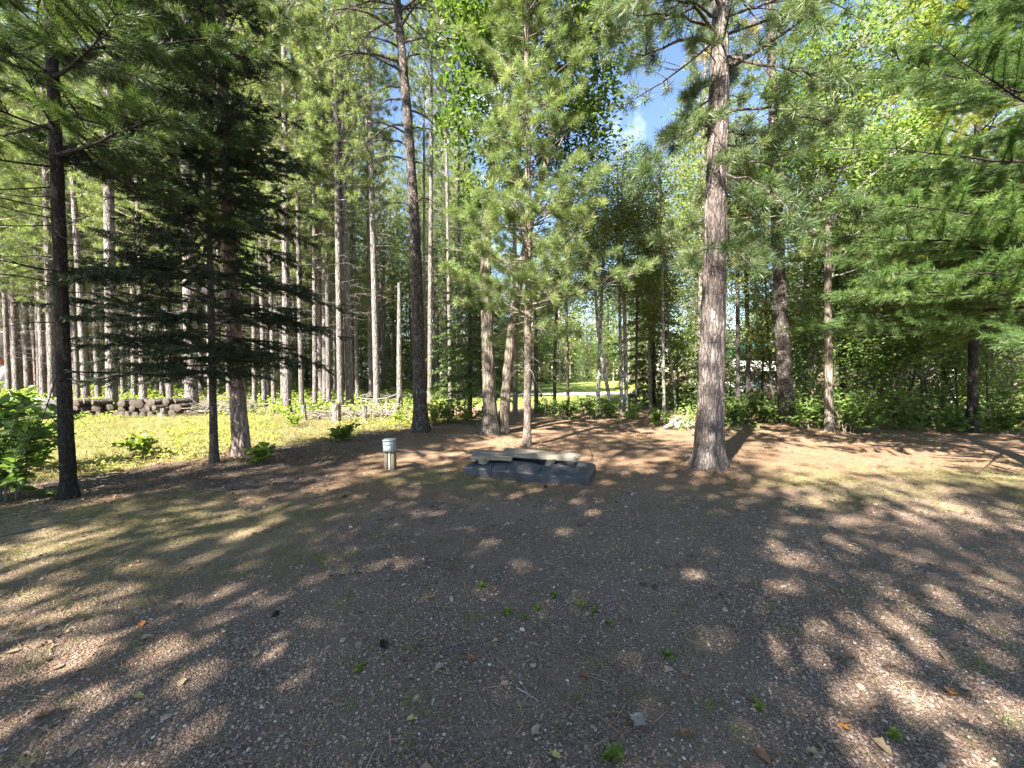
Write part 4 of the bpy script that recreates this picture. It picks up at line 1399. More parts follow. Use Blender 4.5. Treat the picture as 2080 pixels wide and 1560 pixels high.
# far and forest floor growth
mb = MB()
P = scatter(5200, -40, -3, 12.5, 45, lambda x, y: .75 * (wob(x * .6, y * .7) > -.15) + 0 * x, rng, 1.5)
leaf_cloud(mb, rng, P + [0, 0, .14], 6, .16, .16, .09, 0, np.clip(rng.normal(.45, .25, len(P)), 0, .95), True)
tag(mb.build("undergrowth", M['shrub_leaf']), "low green undergrowth between the plantation trunks", "undergrowth", kind="stuff")
mb = MB()
P = scatter(2800, 4, 34, 9.6, 32, lambda x, y: (wob(x * .6, y * .7) > -.3) * (x > .42 * y) * .9, rng, 1.6)
leaf_cloud(mb, rng, P + [0, 0, .22], 8, .2, .13, .085, 0, np.clip(rng.normal(.45, .25, len(P)), 0, .95), True)
tag(mb.build("undergrowth", M['maple_leaf']), "leafy undergrowth of the wood on the right", "undergrowth", kind="stuff")

# gravel stones: each a small rough pebble, one sheet of them
rng = rngf(610)
t_ = (1 + 5 ** .5) / 2
ico = unit(np.array([(-1, t_, 0), (1, t_, 0), (-1, -t_, 0), (1, -t_, 0), (0, -1, t_), (0, 1, t_), (0, -1, -t_), (0, 1, -t_), (t_, 0, -1), (t_, 0, 1), (-t_, 0, -1), (-t_, 0, 1)], float))
icf = np.array([(0, 11, 5), (0, 5, 1), (0, 1, 7), (0, 7, 10), (0, 10, 11), (1, 5, 9), (5, 11, 4), (11, 10, 2), (10, 7, 6), (7, 1, 8), (3, 9, 4), (3, 4, 2), (3, 2, 6), (3, 6, 8), (3, 8, 9), (4, 9, 5), (2, 4, 11), (6, 2, 10), (8, 6, 7), (9, 8, 1)])


def pebbles(mb, P, size, rng):
    m = len(P)
    v = ico[None] * rng.uniform(.75, 1.2, (m, 12, 1)) * (size[:, None] * np.stack([rng.uniform(.7, 1.3, m), rng.uniform(.6, 1.0, m), rng.uniform(.35, .65, m)], 1))[:, None, :]
    a = rng.uniform(0, 6.28, m)
    c, s_ = np.cos(a)[:, None], np.sin(a)[:, None]
    v = np.stack([v[..., 0] * c - v[..., 1] * s_, v[..., 0] * s_ + v[..., 1] * c, v[..., 2] + .15 * v[..., 0]], -1)
    v = v + (P + np.stack([0 * size, 0 * size, size * .22], 1))[:, None]
    mb.add(v, tris=(icf[None] + (np.arange(m) * 12)[:, None, None]).reshape(-1, 3), var=np.repeat(rng.random(m), 12))


pm_, nt, n_, l_, bs = new_mat("pebble")
at = N_(nt, "ShaderNodeAttribute", attribute_name="var")
cc = ramp(nt, at.outputs["Fac"], [(0, (.065, .05, .042)), (.3, (.18, .123, .096)), (.55, (.29, .195, .148)), (.75, (.40, .28, .215)), (.88, (.26, .215, .18)), (.96, (.44, .36, .28)), (1.0, (.74, .67, .57))])
cc = mixc(nt, .35, cc, ramp(nt, noise(nt, coords(nt), 120, 3), [(.3, (.095, .062, .048)), (.7, (.39, .27, .20))]))
l_.new(cc, bs.inputs["Base Color"]); bs.inputs["Roughness"].default_value = .85; bs.inputs["Specular IOR Level"].default_value = .25
mb = MB()
P = scatter(80000, -4.5, 5.5, 1.15, 5.2, lambda x, y: zones(x, y)["gravel"] * np.clip(.75 + .9 * wob(x * 1.2 + 2, y * 1.3), .15, 1) * np.clip(1.25 - (y - 1.2) / 4.4, .12, 1) * (np.abs(x) < 1.45 * y + .3), rng, 1.25)
pebbles(mb, P, .0026 + .0075 * rng.random(len(P)) ** 2.8, rng)
P = scatter(240, -4.5, 5.5, 1.2, 4.6, lambda x, y: zones(x, y)["gravel"], rng, 1.2)
pebbles(mb, P, rng.uniform(.014, .026, len(P)), rng)
tag(mb.build("gravel", pm_, flat=True), "reddish grey gravel stones of the parking pad", "gravel", kind="stuff")

# fallen needles and leaf bits
mb = MB()
P = scatter(60000, -7, 9, 1.2, 11.5, lambda x, y: np.clip((.25 + sstep(3.6, 5.5, y) * .75) * (.6 + 1.3 * wob(x * 1.9 + 4, y * 2.2)), .03, 1), rng)
m = len(P)
a = rng.uniform(0, 6.28, m)
d = np.stack([np.cos(a), np.sin(a), rng.normal(0, .12, m)], 1)
L = rng.uniform(.05, .13, m)[:, None]
sd = np.stack([-np.sin(a), np.cos(a), np.zeros(m)], 1) * rng.uniform(.0011, .0028, m)[:, None]
Q = P + [0, 0, .007]
v = np.stack([Q - d * L / 2 - sd, Q + d * L / 2 - sd * .6, Q + d * L / 2 + sd * .6, Q - d * L / 2 + sd], 1)
mb.add(v, quads=np.arange(m * 4).reshape(-1, 4), var=np.repeat(np.clip(rng.normal(.5, .25, m), 0, .96), 4))
tag(mb.build("needle_litter", M['straw']), "fallen brown pine needles covering the ground", "needle litter", kind="stuff")
mb = MB()
P = scatter(700, -8, 9, 1.3, 11.5, lambda x, y: .3 + .7 * sstep(3.5, 5.5, y), rng)
m = len(P); a = rng.uniform(0, 6.28, m); L = rng.uniform(.06, .28, m)[:, None, None]
t = np.linspace(-.5, .5, 4)[None, :, None]
d = np.stack([np.cos(a), np.sin(a), 0 * a], 1)[:, None]
Q = P[:, None] + d * t * L + rng.normal(size=(m, 4, 3)) * [.006, .006, .001] + [0, 0, .006]
mb.tubes(Q, np.linspace(1, .5, 4)[None] * rng.uniform(.0015, .0045, m)[:, None], 4)
tag(mb.build("twig_litter", M['twig']), "thin fallen twigs scattered over the ground", "twigs", kind="stuff")
mb = MB()
P = scatter(9000, -9, 9, 3.5, 12, lambda x, y: np.clip(zones(x, y)["leaf_litter"] + .12, 0, 1), rng)
Q = scatter(500, -4, 5, 1.25, 4.6, lambda x, y: np.clip(.2 + wob(x * 2.3, y * 2.1), .02, 1), rng)
P = [P, Q]
for a_, b_ in MOUNDS:
    th_ = rng.uniform(0, 6.28, 260); q_ = .16 + np.abs(rng.normal(0, .26, 260))
    xx, yy = a_ + q_ * np.cos(th_), b_ + q_ * np.sin(th_)
    P.append(np.stack([xx, yy, gz(xx, yy)], 1))
P = np.concatenate(P)
m = len(P)
mb.leaves(P + [0, 0, .008], np.concatenate([rng.normal(size=(m, 2)), rng.normal(size=(m, 1)) * .15], 1), unit(rng.normal(size=(m, 3)) * .3 + [0, 0, 1]), rng.uniform(.022, .062, m), rng.uniform(.014, .036, m), 0, np.clip(rng.normal(.45, .25, m), 0, .95), fold=.25)
tag(mb.build("leaf_litter", M['dead_leaf']), "brown fallen leaves strewn over the shaded ground", "leaf litter", kind="stuff")


# ================================================================== THINGS ON THE GROUND
# fallen leaves of the foreground
DL = {}
for nm, c in dict(orange=(.42, .17, .035), brown=(.22, .10, .045), tan=(.34, .23, .13), grey=(.25, .22, .185), yellow=(.38, .30, .09)).items():
    DL[nm] = plain(nm + " fallen leaf", c, .6, .3, 60, .002)


def curled_leaf(px, py, size, colr, lab, seed):
    rng = rngf(seed)
    g = G(px, py)
    mb = MB()
    nL, nW = 10, 5
    s_ = np.linspace(0, 1, nL)
    lob = .32 * np.sin(np.pi * s_ ** .8) * (1 + .28 * np.sin(s_ * 16 + rng.uniform(0, 6)))
    t = np.linspace(-1, 1, nW)
    Xl = (s_[:, None] - .5) + 0 * t[None]
    Yl = lob[:, None] * t[None]
    Zl = .16 * Yl ** 2 * 8 * rng.uniform(.4, 1.2) + .10 * np.sin(s_ * 3.1 + rng.uniform(0, 2))[:, None] + .04 * np.sin(t * 5 + 2)[None]
    V = np.stack([Xl, Yl, Zl], -1).reshape(-1, 3) * size
    V[:, 2] -= V[:, 2].min() - .006
    V = V @ rotz(rng.uniform(0, 6.28)).T
    q = [(a * nW + b, (a + 1) * nW + b, (a + 1) * nW + b + 1, a * nW + b + 1) for a in range(nL - 1) for b in range(nW - 1)]
    mb.add(V, quads=q)
    mb.tubes(np.array([V[2] * 0 + V[nW // 2], V[nW // 2] * 1.25 + [0, 0, .004], V[nW // 2] * 1.55]), np.array([.0016, .0014, .001]), 4)
    o = mb.build("fallen_leaf", DL[colr]); o.location = g
    tag(o, lab, "leaf", "fallen leaves on the gravel")


for k, (px, py, sz, c, lab) in enumerate([
    (873, 1226, .055, 'orange', "bright orange curled leaf on the gravel, left of the middle"),
    (958, 1353, .06, 'brown', "brown curled leaf below the little seedlings"),
    (1550, 1548, .075, 'brown', "dark red brown leaf at the bottom edge, right of the middle"),
    (1648, 1534, .06, 'tan', "tan leaf beside the dark red brown one at the bottom edge"),
    (1793, 1522, .085, 'tan', "pale tan folded leaf near the bottom, right side"),
    (1298, 1486, .12, 'grey', "large grey lobed leaf lying near the bottom middle"),
    (1187, 1392, .06, 'brown', "dark brown leaf between grass tufts below the middle"),
    (1397, 1384, .05, 'brown', "small brown leaf right of the middle on shaded gravel"),
    (1394, 1508, .075, 'brown', "rust brown leaf close right of the grey lobed leaf"),
    (1932, 1410, .085, 'orange', "orange brown leaf in the sunlit patch on the right"),
    (1712, 1480, .055, 'orange', "small orange leaf above the tan folded leaf"),
    (368, 1384, .06, 'tan', "tan leaf pair lying by a green tuft, lower left"),
    (345, 1354, .05, 'brown', "small brown leaf by a green tuft, lower left"),
    (282, 1410, .06, 'yellow', "yellowish leaf in the lower left shade"),
    (520, 1328, .07, 'tan', "olive tan leaf right of the lower left tuft"),
    (1445, 1213, .06, 'grey', "grey leaf edge sticking up in the shade right of the middle"),
    (1193, 1256, .05, 'tan', "round tan leaf beside the sunlit seedlings"),
    (1005, 1208, .045, 'orange', "small orange leaf below the upper seedling"),
    (288, 1266, .06, 'orange', "orange tinted leaf on the mossy ground, left"),
    (95, 1445, .085, 'brown', "brown leaf beside the left grass tufts"),
    (1690, 1205, .05, 'brown', "small brown leaf at the edge of the right sunlit patch"),
    (1130, 1560, .05, 'yellow', "yellow leaf at the bottom edge by a sunlit tuft"),
    (833, 1480, .05, 'yellow', "small yellow leaf on the sunlit gravel, bottom left of the middle"),
]):
    curled_leaf(px, py, sz * .8, c, lab, 700 + k)

# seedlings
for k, (px, py, h, n, lab) in enumerate([
    (980, 1202, .06, 4, "two leaved seedling in the middle of the gravel, topmost of the group"),
    (1030, 1256, .06, 5, "bright seedling lit by the sun, left one of the lower row"),
    (1064, 1264, .05, 5, "bright seedling lit by the sun, middle one of the lower row"),
    (1090, 1245, .05, 6, "bright seedling lit by the sun, right one of the lower row"),
    (1128, 1216, .05, 5, "seedling at the edge of the round sun spots"),
    (1182, 1232, .05, 5, "dim seedling just right of the group in the middle"),
    (1206, 1246, .045, 3, "single leaved seedling right of the group in the middle"),
    (1355, 1340, .055, 6, "seedling standing alone in shade right of the middle"),
    (1248, 1556, .07, 4, "pale green seedling at the bottom edge"),
    (652, 1134, .06, 7, "small plant in the shade left of the middle"),
    (735, 1362, .05, 5, "star shaped weed in the lower left shade"),
    (1815, 1495, .06, 5, "small weed beside the tan folded leaf"),
    (1545, 1440, .05, 5, "small weed right of the large grey lobed leaf"),
    (1752, 1020, .06, 7, "little weed in the dry grass on the right"),
    (1240, 1270, .04, 4, "tiny weed below the round sun spots"),
]):
    g = G(px, py)
    h *= .8
    shrub("seedling", rngf(740 + k), [M['twig'], M['shrub_leaf']], h, h * .8, 2, h * .75, max(1, n // 3), lab, "seedling", g, "seedlings on the gravel", lean=.4)

# pine cones
def cone(px, py, s_, lab, seed):
    rng = rngf(seed)
    g = G(px, py)
    mb = MB()
    for k in range(9):
        z = (k / 8 - .5) * s_
        r = s_ * .36 * math.sin(math.pi * (k + 1.2) / 10.4)
        n = 8
        for q in range(n):
            a = (q + .5 * (k % 2)) * 2 * math.pi / n
            d = np.array([math.cos(a), math.sin(a), .5])
            p = np.array([z, r * .35 * math.cos(a), r * .35 * math.sin(a)])
            dd = np.array([.35, math.cos(a), math.sin(a)])
            mb.leaves((p)[None], dd[None], np.array([[1, -.3 * math.cos(a), -.3 * math.sin(a)]]), r * .9 + .004, s_ * .2, fold=.1)
    th = np.linspace(0, 1, 6)[:, None]
    mb.tubes(np.array([[-s_ * .5, 0, 0]]) * (1 - th) + np.array([[s_ * .5, 0, 0]]) * th, np.array([.3, .9, 1.1, 1, .7, .2]) * s_ * .15, 7)
    o = mb.build("pine_cone", plain("pine cone scale", (.075, .05, .035), .8, .4, 80)); o.location = g + [0, 0, s_ * .27]
    o.rotation_euler = (0, .1, rng.uniform(0, 6))
    tag(o, lab, "pine cone", "pine cones on the ground")


cone(780, 1318, .05, "dark pine cone on the shaded gravel, lower left of the middle", 760)
cone(1108, 989, .045, "dark pine cone in front of the black plastic frame", 761)
cone(1985, 1160, .045, "small dark pine cone in the shade on the right", 762)
for k, (px, py, lab) in enumerate([(1683, 990, "tiny cone on the needle litter right of the thick lone pine"), (1500, 948, "tiny cone in the shadow at the thick lone pine's foot"), (700, 1010, "small cone below the grey electrical box"), (1330, 1195, "small cone among the round sun spots"), (560, 1250, "small cone on shaded gravel at the lower left")]):
    cone(px, py, .042, lab, 763 + k)

# fallen sticks
def stick(pts, r, mat, lab, seed, name="fallen_branch"):
    rng = rngf(seed)
    p = np.array([G(a, b) + [0, 0, r * .8] for a, b in pts])
    pp, _ = resample(p, np.ones(len(p)), .07)
    pp[1:-1] += rng.normal(size=(len(pp) - 2, 3)) * [.008, .008, .003]
    mb = MB()
    mb.tubes(pp - p[0], np.linspace(r, r * .45, len(pp)) * rng.uniform(.85, 1.1, len(pp)), 7, cap=True)
    for q in range(3):
        k = int(rng.integers(1, max(2, len(pp) - 2)))
        d = unit(rng.normal(size=3) * [1, 1, .25] + [0, 0, .15])
        mb.tubes(np.array([pp[k], pp[k] + d * .06, pp[k] + d * .13 + [0, 0, -.01]]) - p[0], np.array([r * .4, r * .3, r * .12]), 4)
    o = mb.build(name, mat); o.location = p[0]
    tag(o, lab, "branch", "fallen branches")


stick([(-60, 1098), (40, 1080), (120, 1063), (190, 1050)], .011, M['twig'], "pale bare fallen branch lying at the left edge of the gravel", 770)
stick([(1283, 1006), (1296, 1001)], .012, M['bark_birch'], "short white piece of wood right of the black plastic frame", 771)
stick([(820, 921), (850, 918), (885, 920)], .008, M['dead_twig'], "pale twig in front of the scaly pine's foot", 772)
stick([(430, 1006), (500, 990), (560, 985)], .008, M['twig'], "brown twig in the shade below the dark spruce", 773)
stick([(240, 972), (300, 955), (345, 950)], .008, M['twig'], "brown twig lying on leaf litter left of the dark spruce", 774)
stick([(1050, 1415), (1075, 1430), (1096, 1445)], .004, M['dead_twig'], "grey straight twig between the grass tufts below the middle", 775)
stick([(1195, 905), (1205, 925), (1200, 938)], .009, M['bark_dark'], "dark bent twig right behind the long weathered timbers", 776)
stick([(1300, 832), (1345, 830), (1395, 828)], .035, M['bark_birch'], "pale fallen log lying behind the pale log pile", 777)

# rock heap of pale cut logs at the wood's edge
endw = plain("pale cut wood", (.66, .60, .52), .8, .2, 30, .002)
oldw = plain("old grey cut wood", (.065, .05, .04), .9, .7, 9, .003)


def log_mesh(rng, r, L, barkm, endm, name="log"):
    mb = MB()
    n, k = 14, 5
    an = np.arange(n) * 2 * np.pi / n
    rr = r * (1 + .06 * np.sin(3 * an + rng.uniform(0, 6)) + .05 * np.sin(2 * an + rng.uniform(0, 6)) + rng.normal(0, .015, n))
    s_ = np.linspace(-.5, .5, k) * L
    V = np.stack([np.broadcast_to(s_[:, None], (k, n)), rr[None] * np.cos(an) * (1 + .02 * rng.normal(size=(k, 1))), rr[None] * np.sin(an) * (1 + .02 * rng.normal(size=(k, 1)))], -1)
    q = [(a * n + b, (a + 1) * n + b, (a + 1) * n + (b + 1) % n, a * n + (b + 1) % n) for a in range(k - 1) for b in range(n)]
    mb.add(V, quads=[x[::-1] for x in q], mat=0)
    for e, sg in ((0, -1), (k - 1, 1)):
        ring = V[e]; inner = ring * [1, .88, .88] + [sg * .006, 0, 0]; c = np.array([[sg * (L / 2 + .009), 0, 0]])
        vs = np.vstack([ring, inner, c])
        qs = [(b, (b + 1) % n, n + (b + 1) % n, n + b) for b in range(n)]
        ts = [(n + b, n + (b + 1) % n, 2 * n) for b in range(n)]
        if sg < 0:
            qs = [x[::-1] for x in qs]; ts = [x[::-1] for x in ts]
        mb.add(vs, quads=qs, tris=ts, mat=1)
    return mb.build(name, [barkm, endm])


rng = rngf(780)
bl = [log_mesh(rng, .055, .34, plain("pale birch bark", (.62, .60, .56), .7, .25, 14), endw) for _ in range(3)]
c0 = G(1383, 866)
spots = [(-.28, .0, .05, .2, "lowest left"), (-.02, -.05, .055, -.1, "lowest middle"), (.26, .05, .05, .5, "lowest right"), (-.15, .06, .14, .7, "second layer left"), (.10, .08, .145, .3, "second layer right"), (-.02, .1, .23, .9, "topmost, slanting"), (.36, .2, .06, 1.2, "loose one at the right end")]
for k, (dx, dy, dz, a, wh) in enumerate(spots):
    o = bl[k] if k < 3 else bl[k % 3].copy()
    if k >= 3: COL.objects.link(o)
    o.location = c0 + [dx, dy, dz]; o.rotation_euler = (rng.uniform(0, 6), .12 * rng.normal(), a)
    tag(o, "pale birch log in the small pile, " + wh, "log", "pale birch logs in a small pile")

# firewood stacks along the meadow
rng = rngf(790)
fw = [log_mesh(rng, rng.uniform(.10, .135), .45, M['bark_dark'], oldw) for _ in range(6)]
cnt = 0


def put_log(x, y, z, lab, grp, rzv=None, sc=1.0):
    global cnt
    k = cnt % 6
    o = fw[k] if cnt < 6 else fw[k].copy()
    if cnt >= 6: COL.objects.link(o)
    o.location = (x, y, z + float(gz(x, y))); o.rotation_euler = (rng.uniform(0, 6.28), rng.normal(0, .04), math.pi / 2 + rng.normal(0, .28) if rzv is None else rzv)
    o.scale = (1, sc, sc)
    tag(o, lab, "log", grp)
    cnt += 1


YS = 12.4
for stack, (px0, px1, rows) in dict(left=(150, 222, 3), right=(248, 372, 3)).items():
    xa, xb = (px0 - CX) / F * YS, (px1 - CX) / F * YS
    z = .105
    for row in range(rows):
        x = xa + (.11 if row % 2 else 0) + rng.uniform(0, .03)
        q = 0
        while x < xb - .05:
            nm = ["bottom", "second", "third", "top"][row]
            put_log(x, YS + rng.normal(0, .09), z + rng.normal(0, .02), "cut log end in the %s course of the %s firewood stack" % (nm, "short left" if stack == "left" else "long right"), "firewood logs, %s course of the %s stack" % (nm, stack), sc=rng.uniform(.7, 1.12))
            x += rng.uniform(.205, .245)
        z += .185
# branches heaped right of the stacks
for k in range(16):
    pass
for (nm, lab, px0, px1, Y, n, hh, seed) in [("brush_pile", "low heap of grey brown sticks right of the firewood", 398, 500, 12.9, 90, .36, 800), ("brush_pile", "grey heap of bare sticks round the thick stump in the meadow", 640, 800, 11.9, 120, .28, 801), ("brush_pile", "grey tangle of dead branches left of the firewood", 66, 128, 12.0, 60, .5, 802)]:
    rng = rngf(seed)
    mb = MB()
    xa, xb = (px0 - CX) / F * Y, (px1 - CX) / F * Y
    for q in range(n):
        c = np.array([rng.uniform(xa, xb), Y + rng.normal(0, .3), abs(rng.normal(0, hh * .5)) + .02])
        a = rng.normal(0, .7) + (math.pi if rng.random() < .5 else 0)
        L = rng.uniform(.4, 1.5)
        d = np.array([math.cos(a), math.sin(a), rng.normal(0, .16)])
        t = np.linspace(-.5, .5, 5)[:, None]
        p = c + d * L * t + rng.normal(size=(5, 3)) * .03
        p[:, 2] = np.maximum(p[:, 2], .01)
        mb.tubes(p - [(xa + xb) / 2, Y, 0], np.linspace(rng.uniform(.007, .026), .004, 5), 5)
    o = mb.build(nm, M['twig']); o.location = ((xa + xb) / 2, Y, 0)
    tag(o, lab, "brush pile")
# boulder behind the left bush
rng = rngf(803)
mb = MB()
uu, vv_ = np.meshgrid(np.linspace(0, 2 * np.pi, 25)[:-1], np.linspace(-1.2, 1.5, 12), indexing='ij')
dirs = np.stack([np.cos(uu) * np.cos(vv_), np.sin(uu) * np.cos(vv_), np.sin(vv_)], -1)
rad = 1 + .14 * np.sin(3 * dirs[..., 0] + 1) + .12 * np.sin(4 * dirs[..., 1] + 2 * dirs[..., 2]) + .05 * rng.normal(size=uu.shape)
V = dirs * rad[..., None] * [.62, .42, .36]
q = [((a * 12 + b), ((a + 1) % 24) * 12 + b, ((a + 1) % 24) * 12 + b + 1, a * 12 + b + 1) for a in range(24) for b in range(11)]
mb.add(V.reshape(-1, 3), quads=q)
mb.add(V[:, -1], tris=[(0, b, b + 1) for b in range(1, 23)])
o = mb.build("boulder", plain("grey rock", (.11, .105, .10), .9, .35, 7, .02)); o.location = G(88, 852) + [0, 0, .2]
tag(o, "grey boulder between the left bush and the firewood", "boulder")

# posts and stumps in the meadow
def stump(px, py, top, w, mat, lab, seed, name="stump", tilt=(0, 0), slant=0.0, endm=None):
    rng = rngf(seed)
    g = G(px, py)
    Y = g[1]
    h = (py - top) * Y / F
    r = w * .5 * Y / F * math.cos(math.atan((px - CX) / F))
    mb = MB()
    n = 20
    an = np.arange(n) * 2 * np.pi / n
    zs = np.linspace(0, h, 10)
    ph = rng.uniform(0, 6, 4)
    V = []
    for z in zs:
        rr = r * (1 + .25 * math.exp(-z / .1) + .06 * np.sin(3 * an + ph[0]) + .05 * np.sin(7 * an + ph[1] + z * 5) + rng.normal(0, .03, n))
        zz = z + (slant * r * np.cos(an + ph[3] * 0) + rng.normal(0, .012, n)) * (z / h) ** 3
        V.append(np.stack([rr * np.cos(an) + tilt[0] * z, rr * np.sin(an) + tilt[1] * z, zz], -1))
    V = np.array(V)
    V[0, :, 2] -= .05
    q = [(a * n + b, a * n + (b + 1) % n, (a + 1) * n + (b + 1) % n, (a + 1) * n + b) for a in range(9) for b in range(n)]
    mb.add(V.reshape(-1, 3), quads=q)
    mb.add(np.vstack([V[-1], V[-1].mean(0)[None] - [0, 0, .015]]), tris=[(b, (b + 1) % n, n) for b in range(n)], mat=1)
    o = mb.build(name, [mat, endm or oldw]); o.location = g
    tag(o, lab, "post" if name == "post" else "stump")


stump(619, 857, 822, 10, M['bark_plant'], "pale short post in the meadow, leftmost of them", 810, "post", (-.05, 0))
stump(684, 862, 820, 18, M['bark_plant'], "thick bark covered stump in the middle of the meadow posts", 811)
stump(741, 860, 825, 9.5, M['bark_plant'], "pale short post right of the thick stump", 812, "post")
stump(753, 846, 824, 7, plain("orange rotten wood", (.46, .25, .11), .9, .35, 20, .01), "orange brown short post behind the pale one", 813, "post", (-.1, 0))
stump(785, 838, 814, 4.5, M['dead_twig'], "thin short post left of the slanted stump", 814, "post")
stump(802, 842, 812, 15, M['bark_plant'], "slanted cut stump left of the bare dead trunk", 815, "stump", (.2, 0), 1.2)
stump(284 + 48, 848, 829, 22, M['bark_plant'], "short wide stump set in front of the right firewood stack", 816)
stump(509, 838, 822, 13, M['bark_plant'], "low stump right of the furrowed brown pine", 817)
# thin pale pole lying between the trees
rng = rngf(820)
mb = MB()
pa = [W(722, 806, 13.6), W(750, 812, 13.6), W(790, 808, 13.8), W(811, 798, 14.4)]
pp, _ = resample(pa, [1, 1, 1, 1], .2)
mb.tubes(pp - pp[0], np.linspace(.012, .02, len(pp)), 6, cap=True)
for k in range(4):
    d = np.array([-.5 + .3 * k, .1, -.75])
    mb.tubes(np.array([pp[k + 1], pp[k + 1] + d * .25, pp[k + 1] + d * .5]) - pp[0], np.array([.009, .007, .003]), 4)
o = mb.build("fallen_branch", M['dead_twig']); o.location = pp[0]
tag(o, "long pale fallen branch hung between the bare dead trunk and a pine", "branch", "fallen branches")

# ------------------------------------------------------------------ electrical pedestal
g = G(792, 956)
sY = g[1]
o = thing("power_pedestal", "grey electrical box on a short wooden post left of the black plastic frame", "power pedestal", g, math.radians(-6))
mpx = sY / F
wood = plain("weathered green post wood", (.15, .12, .07), .9, .35, 9, .006, stretch=(4, 4, .6))
gal = plain("grey painted steel", (.20, .225, .235), .45, .12, 14, spec=.5)
mb = MB()
mb.box((-.052, .02, .11), (.052, .09, .36), bev=.006); mb.box((.052, .02, .11), (.052, .09, .36), bev=.006); mb.box((0, .055, .11), (.06, .02, .36), bev=.003)
mb.build("post", wood, o)
mb = MB()
mb.tubes(np.array([(0, -.012, -.03), (0, -.012, .1), (0, -.012, .29)]), np.array([.0155, .0155, .0155]), 14)
mb.tubes(np.array([(0, -.012, .05), (0, -.012, .075)]), np.array([.019, .019]), 14)
mb.build("conduit", plain("grey conduit", (.55, .56, .56), .5, .1, 20), o)
bo = MB()
bo.box((0, .0, .355), (.162, .115, .165), bev=.008)
box_o = bo.build("box", gal, o)
mb = MB()
mb.box((0, -.062, .34), (.118, .022, .108), bev=.009)
mb.box((0, -.076, .388), (.104, .014, .016), bev=.004)
mb.box((0, -.0745, .328), (.082, .006, .060), bev=.0025)
mb.build("cover", plain("grey steel cover", (.27, .30, .31), .4, .1, 20, spec=.5), o)
mb = MB()
rt = np.array([[1, 0, 0], [0, math.cos(.12), -math.sin(.12)], [0, math.sin(.12), math.cos(.12)]])
mb.box((0, -.006, .448), (.170, .130, .014), rot=rt, bev=.005)
mb.build("lid", plain("light grey steel lid", (.23, .25, .26), .4, .1, 16, spec=.6), o)
mb = MB()
mb.box((.0, -.073, .296), (.03, .01, .012), bev=.003)
mb.build("latch", gal, o)

# ------------------------------------------------------------------ black plastic frame with timbers
plastic, nt, n_, l_, bs = new_mat("weathered black plastic")
nz = noise(nt, coords(nt), 9, 6, .65)
l_.new(ramp(nt, nz, [(.3, (.026, .028, .033)), (.6, (.055, .058, .066)), (.85, (.13, .125, .115))]), bs.inputs["Base Color"])
l_.new(ramp(nt, nz, [(.3, (.30, .30, .30)), (.7, (.5, .5, .5))]), bs.inputs["Roughness"])
bs.inputs["Specular IOR Level"].default_value = .4
bump(nt, noise(nt, coords(nt), 40, 4), .15, .004, bs)

cA, cB, cC = G(940, 962), G(1196, 987), G(1213, 944)      # near left, near right, far right corner on the ground
ex = unit((cB - cA) * [1, 1, 0]); LX = np.linalg.norm((cB - cA)[:2])
ey = np.array([-ex[1], ex[0], 0]); LY = .80
ang = math.atan2(ex[1], ex[0])
fo = thing("plastic_frame", "low black plastic rectangular frame with an open middle under the timbers", "planter frame", (*cA[:2], float(gz(cA[0], cA[1]))), ang)
fh = .135
# profile across the rim, from the outer foot to the inner foot: (inset, height)
prof = np.array([(0, -.03), (.006, .075), (.016, .092), (.05, .110), (.13, .134), (.20, .146), (.222, .142), (.228, .125), (.228, .0)])
prof = prof * [1, 1.3]


def rim_strip(mb, a, b, along, inward, prof, bul, seed, m0=0.0, m1=0.0):
    """rim segment from local a to b; bulges wave the inner edge; m0/m1 mitre ends"""
    K = 16
    V = []
    for k in range(K + 1):
        t = k / K
        for (ins, h) in prof:
            f = ins / prof[-1][0]
            w = bul * math.sin(math.pi * t) * f ** 2
            s0 = a + m0 * ins; s1 = b - m1 * ins
            p = np.array(along) * (s0 + (s1 - s0) * t) + np.array(inward) * (ins + w) + np.array([0, 0, h + .35 * w * (h > .1)])
            V.append(p)
    n = len(prof)
    q = [(k * n + c, k * n + c + 1, (k + 1) * n + c + 1, (k + 1) * n + c) for k in range(K) for c in range(n - 1)]
    mb.add(np.array(V), quads=q)
    # end caps
    for k in (0, K):
        mb.add(np.array(V[k * n:(k + 1) * n]), tris=[(0, c, c + 1) for c in range(1, n - 1)])


gap = .004
segs = [0, .52, 1.18, LX]
segs = [0, LX * .245, LX * .63, LX]
for k in range(3):
    mb = MB()
    rim_strip(mb, segs[k] + (gap if k else 0), segs[k + 1] - (gap if k < 2 else 0), (1, 0, 0), (0, 1, 0), prof, .05 if k != 0 else .02, k, 1.0 if k == 0 else 0, 1.0 if k == 2 else 0)
    # two raised ribs across the long segments
    if k:
        for rx in (.30, .66):
            x0 = segs[k] + (segs[k + 1] - segs[k]) * rx
            pr = [(.03, .132), (.13, .176), (.22, .194)]
            P_ = np.array([(x0 + .10 * (i_ / 2), p_[0], p_[1]) for i_, p_ in enumerate(pr)])
            mb.tubes(P_, np.array([.006, .012, .014]), 8)
    mb.build("rim_segment", plastic, fo, flat=True)
for k in range(3):
    mb = MB()
    V0 = MB()
    rim_strip(V0, segs[k] + (gap if k else 0), segs[k + 1] - (gap if k < 2 else 0), (1, 0, 0), (0, -1, 0), prof, .03, k, 1.0 if k == 0 else 0, 1.0 if k == 2 else 0)
    v = np.concatenate(V0.v) + [0, LY, 0]
    nF = V0.f4[0]
    mb.add(v, quads=nF[:, ::-1])
    mb.build("rim_segment", plastic, fo, flat=True)
